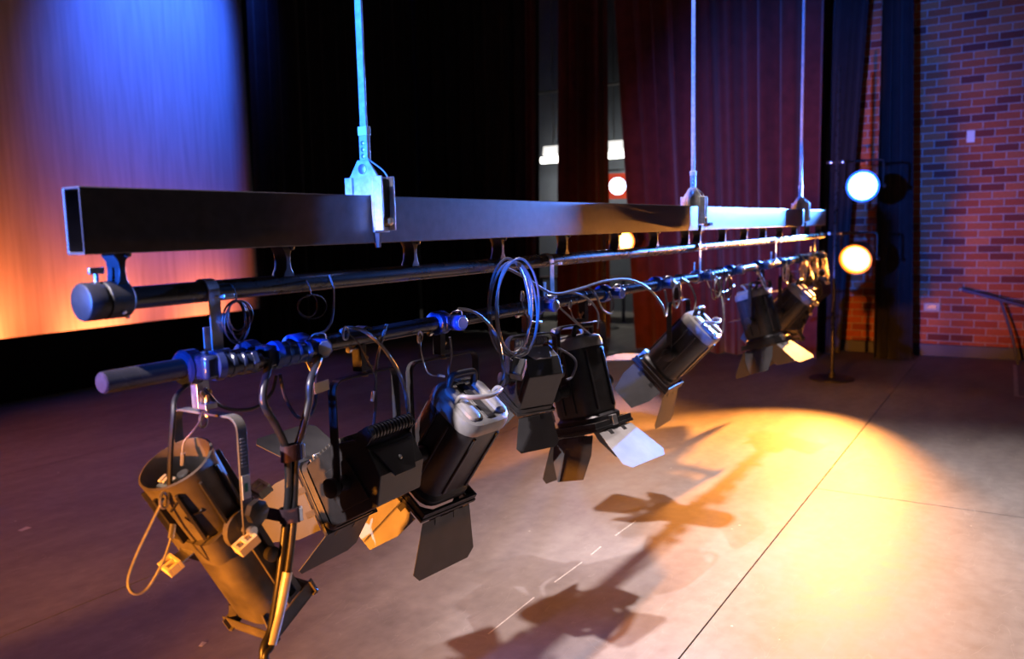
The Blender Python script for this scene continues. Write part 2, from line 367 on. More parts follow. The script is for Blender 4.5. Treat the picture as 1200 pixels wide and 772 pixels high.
# ------------------------------------------------------------------ curtains
def curtain(name, label, b0, b1, t0, t1, h, folds, amp, mat_, seed=0, flare=1.5, puddle=0.0):
    """hangs between floor points b0..b1 and head points t0..t1"""
    b0, b1, t0, t1 = [Vector((*p, 0)) for p in (b0, b1, t0, t1)]
    rd = random.Random(seed); ph = [rd.uniform(0, 6.28) for _ in range(6)]; fr = [rd.uniform(0.7, 1.4) for _ in range(6)]
    d = (b1-b0).normalized(); nrm = Vector((-d.y, d.x, 0))
    def pt(u, v):
        p = (b0.lerp(b1, u)).lerp(t0.lerp(t1, u), v)
        a = amp*(flare+(1-flare)*v)
        w = u*folds*2*PI
        off = a*(math.sin(w+0.8*math.sin(w*0.37+ph[0])+ph[1])+0.45*math.sin(w*0.53*fr[1]+ph[2])+0.25*math.sin(w*2.1+ph[3]+v*1.5))
        along = a*0.5*math.sin(w*0.9+ph[4])
        q = p + nrm*off + d*along
        return (q.x, q.y, 0.012+v*h)
    o = sheet(name, pt, max(24, int(folds*12)), 14, mat_, 0.006)
    return tag(o, label, 'curtain', 'wing curtains')
curtain('wing_curtain', 'wide maroon wing curtain behind the far half of the lamp bar', (9.9, 4.30), (9.9, 2.05), (9.9, 4.68), (9.9, 2.05), 6.0, 11, 0.045, M['maroon'], 3)
curtain('wing_curtain', 'narrow maroon wing curtain between the two bright gaps', (10.7, 5.88), (10.7, 5.10), (10.7, 5.78), (10.7, 5.10), 6.0, 5, 0.055, M['maroon'], 5)
curtain('wing_curtain', 'black wing curtain beside the gap with the fluorescent batten', (10.6, 8.5), (10.6, 6.24), (10.6, 8.5), (10.6, 6.12), 6.0, 9, 0.04, M['maroon'] if False else M['blackcloth'], 8)
curtain('wing_curtain', 'maroon edge curtain hanging against the black wing curtain', (10.5, 6.42), (10.5, 6.20), (10.5, 6.30), (10.5, 6.10), 6.0, 2, 0.03, M['maroon'], 9)
curtain('wing_curtain', 'black curtain hanging at the side edge of the cyclorama', (7.15, 8.45), (10.5, 8.45), (7.3, 8.45), (10.5, 8.45), 6.4, 13, 0.045, M['blackcloth'], 12)
curtain('wing_curtain', 'black curtain hanging against the brick wall beside the wall box', (10.25, 1.52), (10.25, 1.06), (10.30, 1.55), (10.30, 1.25), 6.0, 4, 0.05, M['blackcloth'], 14, 1.4)
curtain('wing_curtain', 'black curtain behind the lamp boom, beside the slit of bricks', (10.55, 2.75), (10.45, 1.92), (10.55, 2.75), (10.45, 1.60), 6.0, 6, 0.04, M['blackcloth'], 17)

# ------------------------------------------------------------------ things on the brick wall
t = thing('wall_switch', 'small white switch plate high on the brick wall', 'switch', (WX, 0.63, 2.45))
make('plate', MB().box((-0.012, -0.04, 0), (0, 0.04, 0.13)), M['white'], t, bevel=0.003)
make('rocker', MB().box((-0.018, -0.016, 0.04), (-0.012, 0.016, 0.09)), M['white'], t, bevel=0.002)
t = thing('wall_box', 'blue-grey socket box low on the brick wall beside the curtain', 'socket', (WX, 0.95, 0.53))
make('box_body', MB().box((-0.05, -0.09, 0), (0, 0.09, 0.10)), M['greyp'], t, bevel=0.006)
make('outlet', MB().box((-0.056, -0.05, 0.03), (-0.05, 0.05, 0.07)), M['darkblue'], t, bevel=0.002)
t = thing('handrail', 'sloping handrail coloured as if lit blue, beside the brick wall', 'handrail', (10.5, 0.2, 0))
make('rail', MB().tube([(10.55, 0.64, 0.80), (10.5, 0.30, 0.71), (10.4, -0.30, 0.55), (10.35, -0.9, 0.38)], 0.02, 10), M['rail'], t, world=True)
make('post', MB().tube([(10.5, 0.26, 0.70), (10.44, 0.13, 0.30), (10.40, 0.06, 0.0)], 0.016, 10), M['rail'], t, world=True)
make('post', MB().tube([(10.36, -0.75, 0.42), (10.34, -0.86, 0.2), (10.33, -0.92, 0.0)], 0.016, 10), M['rail'], t, world=True)
make('end_cap', MB().lathe([(-0.012, 0.021), (0.012, 0.024), (0.016, 0.012)], 'y', 12, Matrix.Translation((10.552, 0.65, 0.802))), M['zinc'], t, world=True)

# ------------------------------------------------------------------ far wing: fluorescent battens, table
for (yy, zz, lab) in ((7.55, 2.86, 'lit fluorescent batten seen in the gap beside the black curtain'), (6.33, 2.86, 'lit fluorescent batten in the narrow gap above the red lamp frame')):
    t = thing('fluorescent_batten', lab, 'lamp', (13.5, yy, zz), 0, 'wing fluorescent battens')
    make('tray', MB().prism([(-0.05, 0.085), (0.05, 0.085), (0.09, 0.25), (-0.02, 0.25)], -0.21, 0.21, 'y'), M['tray'], t, smooth=False, bevel=0.004)
    make('tube', MB().lathe([(-0.27, 0.03), (-0.26, 0.055), (0.26, 0.055), (0.27, 0.03)], 'y', 16), M['tube'], t)
    make('rod', MB().lathe([(0.26, 0.008), (3.6, 0.008)], 'z', 8), M['zinc'], t)
    l = area('batten_light', (13.45, yy, zz-0.05), (13.2, yy, 0), 9, (1.0, 0.95, 0.85), 0.5, 0.1); l.data.shape = 'RECTANGLE'
tag(make('wing_pipe', MB().lathe([(2.35, 0.02), (10.6, 0.02)], 'y', 10, Matrix.Translation((13.3, 0, 4.05))), M['zinc']), 'thin steel pipe crossing high up in the far wing', 'pipe')
t = thing('folding_table', 'dark table standing in the wing behind the curtains', 'table', (13.0, 6.6, 0))
make('tabletop', MB().box((-0.35, -0.9, 0.70), (0.35, 0.9, 0.74)), M['wood'], t, smooth=False, bevel=0.004)
for sx in (-0.3, 0.3):
    for sy in (-0.8, 0.8):
        make('leg', MB().box((sx-0.02, sy-0.02, 0), (sx+0.02, sy+0.02, 0.70)), M['rail'], t, smooth=False)

# ------------------------------------------------------------------ boom lamps
def boom_lamp(name, label, loc, aim, lens, halo, frame=None, light=None, group=None):
    d = Vector(aim) - Vector(loc); rz = math.atan2(d.y, d.x); tl = math.atan2(-d.z, math.hypot(d.x, d.y))
    t = thing(name, label, 'stage lamp', loc, rz, group)
    T = Matrix.Rotation(tl, 4, 'Y')
    make('housing', MB().lathe([(-0.30, 0.05), (-0.29, 0.085), (-0.16, 0.10), (-0.14, 0.135), (0.0, 0.145), (0.02, 0.15), (0.02, 0.135), (-0.005, 0.13)], 'x', 24, T), M['black'], t)
    make('lens', MB().lathe([(-0.006, 0.13), (0.004, 0.115), (0.012, 0.07), (0.015, 0.01)], 'x', 28, T), lens, t)
    make('halo_ring', MB().lathe([(0.006, 0.128), (0.022, 0.132), (0.024, 0.148), (0.021, 0.152)], 'x', 28, T, cap=False), halo, t)  # glowing ring added round the lens to imitate a coloured halo
    make('yoke', MB().tube([(-0.1, 0, 0.25), (-0.1, 0.12, 0.25), (-0.1, 0.165, 0.22), (-0.1, 0.165, 0.0)], 0.009, 8, 5).tube([(-0.1, 0, 0.25), (-0.1, -0.12, 0.25), (-0.1, -0.165, 0.22), (-0.1, -0.165, 0.0)], 0.009, 8, 5), M['black'], t)
    for s in (-1, 1): make('knob', MB().lathe([(0.0, 0.02), (0.02, 0.024), (0.03, 0.012)] if s > 0 else [(-0.03, 0.012), (-0.02, 0.024), (0, 0.02)], 'y', 12, Matrix.Translation((-0.1, s*0.165, 0))), M['black'], t)
    if frame:
        q = 0.19; p = 0.125
        ring_o = [(q*math.copysign(min(1, abs(math.cos(a))*1.4143), math.cos(a)), q*math.copysign(min(1, abs(math.sin(a))*1.4143), math.sin(a))) for a in [2*PI*k/32 for k in range(32)]]
        ring_i = [(p*math.cos(2*PI*k/32), p*math.sin(2*PI*k/32)) for k in range(32)]
        mb = MB(); mb.loft([[(0.03, a, b) for a, b in ring_o], [(0.036, a, b) for a, b in ring_o], [(0.036, a, b) for a, b in ring_i], [(0.03, a, b) for a, b in ring_i], [(0.03, a, b) for a, b in ring_o]], T, cap=False)
        make('colour_frame', mb, frame, t)
    if light:
        pw, colr, sz, bl = light
        dn = d.normalized(); p0 = Vector(loc) + dn*0.06
        spot(name + '_light', p0, aim, pw, colr, sz, bl, 0.02)
    return t
boom_lamp('boom_lamp', 'lit blue stage lamp on the boom near the brick wall', (8.6, 1.40, 1.933), (2.2, 1.2, 1.6), M['lens_blue'], M['halo_blue'], None, (6000, (0.08, 0.26, 1.0), 34, 0.8), 'lit lamps on the wing booms')
boom_lamp('boom_lamp', 'lit orange stage lamp on the boom near the brick wall', (8.6, 1.445, 1.232), (4.4, 1.75, 0.0), M['lens_orange'], M['halo_orange'], None, (3300, (1.0, 0.34, 0.06), 54, 1.0), 'lit lamps on the wing booms')
boom_lamp('boom_lamp', 'lit pale blue stage lamp with a red square frame in the curtain gap', (11.6, 5.38, 2.215), (2.0, 1.6, 1.5), M['lens_bluewhite'], M['halo_blue'], M['gel_red'], (300, (0.25, 0.4, 1.0), 50, 0.7), 'lit lamps on the wing booms')
boom_lamp('boom_lamp', 'lit orange stage lamp in front of the maroon curtains', (9.3, 4.26, 1.417), (2.0, 1.2, 0.9), M['lens_orange'], M['halo_orange'], None, (300, ORANGE, 60, 0.7), 'lit lamps on the wing booms')
def boom_stand(label, x, y, h, arms):
    t = thing('lamp_boom', label, 'lamp stand', (x, y, 0))
    make('base_plate', MB().lathe([(0, 0.22), (0.012, 0.22), (0.02, 0.2), (0.02, 0.04), (0.07, 0.03)], 'z', 24), M['black'], t)
    make('pole', MB().lathe([(0.02, 0.017), (h, 0.017), (h+0.01, 0.01)], 'z', 12), M['pipe'], t)
    for (z, dx, dy) in arms:
        a = make('cross_arm', MB().tube([(0.0, 0.10, z), (0, 0, z), (dx, dy, z)], 0.014, 8, 1), M['pipe'], t)
        for s in (-0.055, 0.055):
            make('bolt', MB().lathe([(-0.032, 0.006), (-0.03, 0.014), (-0.018, 0.014)], 'x', 8, Matrix.Translation((0, s, z))), M['zinc'], a)
    return t
boom_stand('thin black lamp boom pole standing near the brick wall', 8.72, 1.665, 3.1, [(2.183, 0.0, -0.26), (1.482, 0.0, -0.22)])
boom_stand('thin black lamp boom standing in the wing gap', 11.75, 5.68, 2.7, [(2.465, -0.05, -0.28)])
boom_stand('short black lamp boom standing before the maroon curtains', 9.42, 4.56, 1.75, [(1.667, 0.0, -0.28)])

# ------------------------------------------------------------------ floor marks and scraps
def strip(name, label, x0, y0, x1, y1, w, grp=None):
    d = Vector((x1-x0, y1-y0, 0)).normalized(); n = Vector((-d.y, d.x, 0))*w/2; a = Vector((x0, y0, 0)); b = Vector((x1, y1, 0))
    mb = MB().add([tuple(v) for v in (a-n, b-n, b+n, a+n)] + [tuple(v+Vector((0, 0, 0.0006))) for v in (a-n, b-n, b+n, a+n)], [(0,3,2,1),(4,5,6,7),(0,1,5,4),(1,2,6,5),(2,3,7,6),(3,0,4,7)])
    return tag(make(name, mb, M['tape'], smooth=False), label, 'tape', grp)
for (a, b, lab) in ((2.55, 2.92, 'longest dash of thin white tape, crossing the lantern shadow'), (3.10, 3.36, 'dash of thin white tape between the longest and the shortest dash'), (3.46, 3.58, 'shortest dash of thin white tape beside the lantern shadows'), (3.75, 4.0, 'dash of thin white tape just beyond the shortest dash')):
    strip('tape_line', lab, a, 1.766+0.004*math.sin(a*9), b, 1.766+0.004*math.sin(b*9), 0.006, 'broken tape line on the floor')
strip('tape_mark', 'long white tape strip marking the floor near the handrail', 8.55, 0.05, 10.4, 0.09, 0.035)
strip('tape_mark', 'short white tape strip across the end of the floor mark', 8.55, 0.07, 8.55, -0.5, 0.035)
strip('tape_mark', 'white tape strip across the floor beyond the curtain gap', 12.0, 5.0, 12.0, 6.2, 0.05)
for (x, y, s, a, lab) in ((1.92, 2.70, 0.016, 0.4, 'tiny square white paper scrap lying on the floor'), (2.26, 4.69, 0.03, 0.2, 'small white tape scrap lying on the dark floor')):
    Mx = Matrix.Translation((x, y, 0)) @ Matrix.Rotation(a, 4, 'Z')
    tag(make('paper_scrap', MB().add([(-s, -s*.5, 0.0005), (s, -s*.6, 0.0005), (s*.9, s*.6, 0.004), (-s, s*.5, 0.0012), (-s, -s*.5, 0.0015), (s, -s*.6, 0.0015), (s*.9, s*.6, 0.005), (-s, s*.5, 0.0022)], [(0,3,2,1),(4,5,6,7),(0,1,5,4),(1,2,6,5),(2,3,7,6),(3,0,4,7)], Mx), M['white'], smooth=False), lab, 'scrap')

# ================================================================== the bar
BY = 1.6            # y of the bar
UZ, LZ, PR = 1.475, 1.307, 0.0242
# box beam
t = thing('box_beam', 'long black steel box beam with an open end, hung over the pipes', 'beam', (4.3, 1.595, 1.57))
def hollow(x0, x1):
    y0, y1, z0, z1, w = 1.565, 1.625, 1.57, 1.703, 0.005
    o_ = [(y0, z0), (y1, z0), (y1, z1), (y0, z1)]; i_ = [(y0+w, z0+w), (y1-w, z0+w), (y1-w, z1-w), (y0+w, z1-w)]
    rings = [[(x0, *p) for p in o_], [(x1, *p) for p in o_], [(x1, *p) for p in i_], [(x0, *p) for p in i_], [(x0, *p) for p in o_]]
    return MB().loft(rings, cap=False)
make('box_section', hollow(0.915, 4.535), M['beam'], t, smooth=False, bevel=0.003, world=True)
make('box_section', hollow(4.538, 7.75), M['beam'], t, smooth=False, bevel=0.003, world=True)
make('splice_slot', MB().box((4.60, 1.561, 1.595), (4.66, 1.567, 1.612)), M['flat'], t, smooth=False, world=True)
hg = [(-0.017, 0.0), (0.017, 0.0), (0.016, 0.008), (0.0085, 0.02), (0.0065, 0.04), (0.0085, 0.058), (0.016, 0.068), (0.018, 0.076), (-0.018, 0.076), (-0.016, 0.068), (-0.0085, 0.058), (-0.0065, 0.04), (-0.0085, 0.02), (-0.016, 0.008)]
clip_me = None
for x in (1.0, 1.448, 1.954, 2.443, 2.92, 3.411, 3.87, 4.314, 4.50, 4.95, 5.40, 5.85, 6.30, 6.75, 7.20, 7.62):
    if clip_me is None:
        cl = make('pipe_clip', MB().prism(hg, -0.022, 0.022, 'y').lathe([(-0.03, 0.004), (-0.028, 0.008), (0.028, 0.008), (0.03, 0.004)], 'y', 8, Matrix.Translation((0.012, 0, 0.073))), M['beam'], t, bevel=0.001); clip_me = cl
    else:
        cl = clip_me.copy(); COL.objects.link(cl)
    cl.location = Vector((x, 1.6, 1.4955)) - Vector((4.3, 1.595, 1.57))

# upper pipe
t = thing('suspension_pipe', 'upper black steel pipe with a fat end sleeve and thumb screw', 'pipe', (4.3, BY, UZ))
make('pipe', MB().lathe([(0.98, PR), (7.80, PR)], 'x', 32, Matrix.Translation((0, BY, UZ))), M['pipe'], t, world=True)
Tm = Matrix.Translation((0, BY, UZ))
sl = make('end_sleeve', MB().lathe([(0.918, 0.034), (0.920, 0.0375), (0.924, 0.039), (0.955, 0.039), (0.957, 0.0355), (0.964, 0.0355), (0.966, 0.039), (1.012, 0.039), (1.018, 0.034), (1.022, 0.026)], 'x', 36, Tm), M['black'], t, world=True)
make('thumb_screw', MB().lathe([(0.036, 0.005), (0.056, 0.005)], 'z', 10, Matrix.Translation((0.955, BY, UZ))).box((0.94, BY-0.004, UZ+0.055), (0.972, BY+0.004, UZ+0.068)), M['zinc'], t, world=True, bevel=0.001)
for (a, xx) in ((-0.35, 1.006), (2.6, 0.99), (3.05, 1.006)):
    make('grub_screw', MB().lathe([(0.036, 0.005), (0.043, 0.005), (0.044, 0.003)], 'z', 8, Tm @ Matrix.Translation((xx, 0, 0)) @ Matrix.Rotation(a - 0.35, 4, 'X')), M['zinc'], t, world=True)

# lower lamp bar
lamp_bar = thing('lamp_bar', 'lower black lamp bar with blue socket outlets, hung on silver straps', 'lighting bar', (4.3, BY, LZ))
make('pipe', MB().lathe([(0.951, 0.018), (0.949, 0.0225), (0.953, 0.0235), (7.72, 0.0235)], 'x', 32, Matrix.Translation((0, BY, LZ))), M['pipe'], lamp_bar, world=True)
make('end_plug', MB().lathe([(0.9455, 0.012), (0.9462, 0.020), (0.9505, 0.0222)], 'x', 32, Matrix.Translation((0, BY, LZ))), M['velcro'], lamp_bar, world=True, label='reddish end plug')
def drop_strap(x):
    w = 0.015; mb = MB(); r0, r1 = PR+0.0008, PR+0.0052
    ring = []
    def pr(pts):   # strap outline in (y,z), extruded along x
        mb.prism(pts, x-w, x+w, 'x')
    pts_o = []; pts_i = []
    for k in range(13):
        a = PI*1.12 - (PI*1.12)*k/12       # over the top, from back to front
        pts_o.append((BY+r1*math.cos(PI - a), UZ+r1*math.sin(a))); pts_i.append((BY+r0*math.cos(PI - a), UZ+r0*math.sin(a)))
    for i in range(12):
        mb.prism([pts_o[i], pts_o[i+1], pts_i[i+1], pts_i[i]], x-w, x+w, 'x')
    yf = BY-r1
    mb.box((x-w, yf, LZ+0.03), (x+w, yf+0.0044, UZ+0.002))
    s = make('drop_strap', mb, M['galv'], lamp_bar, smooth=False, world=True)
    make('strap_foot', MB().lathe([(-0.014, PR+0.006), (0.014, PR+0.006)], 'x', 20, Matrix.Translation((x, BY, LZ))).box((x-0.022, yf-0.004, LZ+0.02), (x+0.03, yf+0.01, LZ+0.034)), M['galv'], s, world=True, bevel=0.001)
    make('wing_bolt', MB().lathe([(-0.028, 0.004), (0.0, 0.004)], 'y', 8, Matrix.Translation((x+0.006, yf, UZ-0.012))).box((x+0.002, yf-0.03, UZ-0.016), (x+0.03, yf-0.024, UZ-0.006)), M['zinc'], s, world=True, bevel=0.001)
    make('back_tab', MB().box((x-w*0.7, BY+0.004, LZ+0.02), (x+w*0.7, BY+0.008, LZ+0.085)), M['galv'], s, smooth=False, world=True)
for x in (1.215, 2.78, 4.475, 6.10, 7.37): drop_strap(x)
SOCK = [1.49+0.603*k for k in range(11)]
def socket(x):
    T = Matrix.Translation((x, BY, LZ)); a = R(12)
    s = make('socket_outlet', MB().lathe([(-0.034, 0.028), (-0.032, 0.036), (-0.026, 0.0385), (0.012, 0.0385), (0.018, 0.036), (0.02, 0.028)], 'x', 28, T), M['bluep'], lamp_bar, world=True)
    Mp = T @ Matrix.Translation((0.022, 0, 0.002)) @ Matrix.Rotation(-a, 4, 'Z')
    make('socket_mount', MB().box((-0.03, -0.05, -0.024), (0.02, -0.02, 0.022), Mp), M['bluep'], s, world=True, bevel=0.005)
    hx = [(0.026*math.cos(2*PI*k/8+PI/8), 0.026*math.sin(2*PI*k/8+PI/8)) for k in range(8)]
    make('plug', MB().prism(hx, -0.088, -0.046, 'y', Mp), M['bluep'], s, world=True, bevel=0.003)
    make('plug_face', MB().prism([(q*0.8, r*0.8) for q, r in hx], -0.0905, -0.086, 'y', Mp), M['greyp'], s, world=True, bevel=0.001)
    make('flap_wire', MB().tube([Mp @ Vector((-0.02, -0.045, 0.02)), Mp @ Vector((-0.012, -0.06, 0.036)), Mp @ Vector((0.012, -0.07, 0.036)), Mp @ Vector((0.024, -0.06, 0.018))], 0.0016, 6), M['zinc'], s, world=True)
    return Mp @ Vector((0.0, -0.07, -0.022))
sock_out = [socket(x) for x in SOCK]

# ------------------------------------------------------------------ lift hangers
def hanger(x, label):
    t = thing('lift_hanger', label, 'hanger', (x, 1.595, 1.57), 0, 'lift hangers holding the box beam')
    def lp(name, mb, m, bev=0.0, par=None): return make(name, mb, m, par or t, bevel=bev)
    # plate (in the y-z plane) rising from the beam
    lp('bracket_plate', MB().prism([(-0.052, 0.134), (0.052, 0.134), (0.052, 0.185), (0.02, 0.232), (-0.02, 0.232), (-0.052, 0.185)], -0.02, -0.012, 'x'), M['hang'], 0.0015)
    lp('pivot_washer', MB().lathe([(-0.026, 0.006), (-0.024, 0.014), (-0.02, 0.015)], 'x', 20, Matrix.Translation((0, 0.0, 0.207))), M['zinc'])
    lp('strap', MB().box((-0.012, -0.011, 0.215), (-0.004, 0.011, 4.6)), M['hang'], 0.001)
    lp('strap_collar', MB().box((-0.015, -0.0145, 0.225), (0.0, 0.0145, 0.30)), M['hang'], 0.0015)
    lp('strap_sleeve', MB().box((-0.0165, -0.0165, 0.30), (0.0015, 0.0165, 0.325)), M['white'], 0.0015)
    for k in range(3):
        lp('rivet', MB().lathe([(-0.019, 0.003), (-0.018, 0.006), (-0.015, 0.0065)], 'x', 10, Matrix.Translation((0, 0.0, 0.243+0.018*k))), M['zinc'])
    # back cheek
    lp('back_cheek', MB().box((-0.03, 0.036, 0.03), (0.03, 0.046, 0.185)).box((-0.024, 0.046, 0.13), (-0.012, 0.068, 0.185)), M['hang'], 0.002)
    # front channel cheek: two flanges and web, open to the front
    lp('front_cheek', MB().box((-0.032, -0.046, 0.03), (0.032, -0.036, 0.185)).box((-0.032, -0.076, 0.035), (-0.025, -0.046, 0.185)).box((0.025, -0.07, 0.035), (0.032, -0.046, 0.185)), M['hang'], 0.002)
    lp('cheek_pad', MB().box((-0.024, -0.056, 0.045), (0.024, -0.0465, 0.178)), M['black'], 0.002)
    lp('clamp_bolt', MB().lathe([(-0.082, 0.007), (-0.078, 0.0125), (-0.056, 0.0125)], 'y', 6, Matrix.Translation((0.0, 0, 0.06))), M['brass'])
    lp('safety_pin', MB().tube([(-0.015, -0.015, 0.235), (0.01, -0.045, 0.205), (0.02, -0.055, 0.185)], 0.0025, 6, 4), M['zinc'])
    lp('bottom_nut', MB().lathe([(-0.012, 0.008), (0.028, 0.012)], 'z', 6, Matrix.Translation((-0.02, -0.045, 0.0))), M['black'])
hanger(1.775, 'blue-lit steel lift hanger clamped to the beam by the cable ties')
hanger(4.43, 'steel lift hanger clamped at the joint of the box beam')
hanger(6.93, 'steel lift hanger clamped close to the far end of the beam')

# ================================================================== lanterns
GRP = 'stage lanterns hung on the lamp bar'
def hook_clamp(t, dz, sc=1.0, m=None, arm='black'):
    """hook over the pipe with its block and bolt down to the yoke; root is on the pipe axis"""
    mm = M[arm] if m is None else m
    mb = MB(); r0, r1 = 0.0245, 0.031
    n = 14; outer = []; inner = []
    for k in range(n+1):
        a = R(-70) + (R(290) * k/n)
        outer.append((r1*math.cos(a), r1*math.sin(a))); inner.append((r0*math.cos(a), r0*math.sin(a)))
    for i in range(n):
        mb.prism([outer[i], outer[i+1], inner[i+1], inner[i]], -0.017, 0.017, 'x')
    mb.box((-0.017, 0.008, dz+0.004), (0.017, 0.031, -0.02))
    mb.box((-0.016, -0.018, dz+0.003), (0.016, 0.031, dz+0.016))
    c_ = make('hook_clamp', mb, mm, t, smooth=False, bevel=0.0012)
    make('clamp_bolt', MB().lathe([(dz-0.016, 0.010), (dz-0.005, 0.010), (dz-0.005, 0.005), (dz+0.035, 0.005)], 'z', 8), M['brass'], c_)
    for s in (-1, 1):
        make('wing', MB().prism([(0.0, dz+0.02), (s*0.016, dz+0.04), (s*0.012, dz+0.046), (0.0, dz+0.03)], -0.003, 0.003, 'y'), M['brass'], c_)
    make('side_screw', MB().lathe([(0.028, 0.004), (0.055, 0.004), (0.056, 0.009), (0.066, 0.009)], 'x', 8, Matrix.Rotation(PI/2, 4, 'Z') @ Matrix.Translation((0, 0, -0.03))), M['zinc'], c_)
    return c_
def yoke(t, W, z0, z1, m, wid=0.014, th=0.005, x=0.0, name='yoke'):
    """inverted U of flat bar in the y-z plane"""
    r = 0.028; h = W/2; path = [(-h, z1)]
    for k in range(6): a = PI - (PI/2)*k/5; path.append((-h+r+r*math.cos(a), z0-r+r*math.sin(a)))
    for k in range(6): a = PI/2 - (PI/2)*k/5; path.append((h-r+r*math.cos(a), z0-r+r*math.sin(a)))
    path.append((h, z1))
    rings = []
    for i, p in enumerate(path):
        a = Vector(path[max(i-1, 0)]); b = Vector(path[min(i+1, len(path)-1)]); d = (b-a).normalized(); n = Vector((-d.y, d.x))*th
        q = Vector(p); o_ = q + n
        rings.append([(x-wid, q.x, q.y), (x+wid, q.x, q.y), (x+wid, o_.x, o_.y), (x-wid, o_.x, o_.y)])
    return make(name, MB().loft(rings), m, t, bevel=0.001)
def rrect(x, w, h, r, n=4):
    pts = []
    for (cx, cz, a0) in ((w/2-r, h/2-r, 0), (-w/2+r, h/2-r, 90), (-w/2+r, -h/2+r, 180), (w/2-r, -h/2+r, 270)):
        for k in range(n+1):
            a = R(a0 + 90*k/n); pts.append((x, cx+r*math.cos(a), cz+r*math.sin(a)))
    return pts
def barn_doors(t, T, x, half, leaves, mats=None, dirs=None):
    """frame plate and four hinged leaves; leaves = opening angles for +y, -y, +z, -z sides (None = no leaf)"""
    fr = MB(); h = half; w = 0.026
    for (a, b) in (((x, -h, h-w), (x+0.012, h, h)), ((x, -h, -h), (x+0.012, h, -h+w)), ((x, -h, -h+w), (x+0.012, -h+w, h-w)), ((x, h-w, -h+w), (x+0.012, h, h-w))):
        fr.box(a, b, T)
    f_ = make('barn_door_frame', fr, M['black'], t, smooth=False, bevel=0.0015)
    ring = [(h*0.98*math.cos(2*PI*k/28), h*0.98*math.sin(2*PI*k/28)) for k in range(28)]; ri = [(a*0.86, b*0.86) for a, b in ring]
    make('rotating_ring', MB().loft([[(x+0.012, a, b) for a, b in ring], [(x+0.018, a, b) for a, b in ring], [(x+0.018, a, b) for a, b in ri], [(x+0.012, a, b) for a, b in ri], [(x+0.012, a, b) for a, b in ring]], T, cap=False), M['black'], t)
    sides = [Matrix(), Matrix.Rotation(PI, 4, 'X'), Matrix.Rotation(PI/2, 4, 'X'), Matrix.Rotation(-PI/2, 4, 'X')]
    for i, ang in enumerate(leaves):
        if ang is None: continue
        big = i >= 2
        Lh = half*1.5 if big else half*1.35
        b0, b1 = (half*0.86, half*1.12) if big else (half*0.80, half*0.52)
        cut = half*0.22
        # leaf lies in (u along axis, v across) then is opened outward by ang about the hinge
        poly = [(0, -b0), (Lh-cut, -b1), (Lh, -b1+cut), (Lh, b1-cut), (Lh-cut, b1), (0, b0)] if big else [(0, -b0), (Lh*0.45, -b0*0.98), (Lh, -b1), (Lh, b1), (Lh*0.45, b0*0.98), (0, b0)]
        Hm = T @ sides[i] @ Matrix.Translation((x+0.020+0.004*(i % 2), half*0.97, 0)) @ Matrix.Rotation(R(ang), 4, 'Z')
        mm = (mats or {}).get(i, M['leaf'])
        lf = make('barn_door_leaf', MB().add([(u, 0, v) for u, v in poly] + [(u, 0.0022, v) for u, v in poly],
             [tuple(range(6)), tuple(range(11, 5, -1))] + [(k, k+6, (k+1) % 6+6, (k+1) % 6) for k in range(6)], Hm), mm, t, smooth=False)
        make('hinge', MB().lathe([(-b0*0.7, 0.004), (b0*0.7, 0.004)], 'z', 8, Hm).box((-0.004, -0.003, -b0*0.5), (0.022, 0.004, -b0*0.3), Hm).box((-0.004, -0.003, b0*0.3), (0.022, 0.004, b0*0.5), Hm), M['black'], lf)
    return f_
def lead(t, pts, r=0.0045, m='lead', name='power_lead', seg=8):
    return make(name, MB().tube(pts, r, seg, 7), M[m], t, world=True)

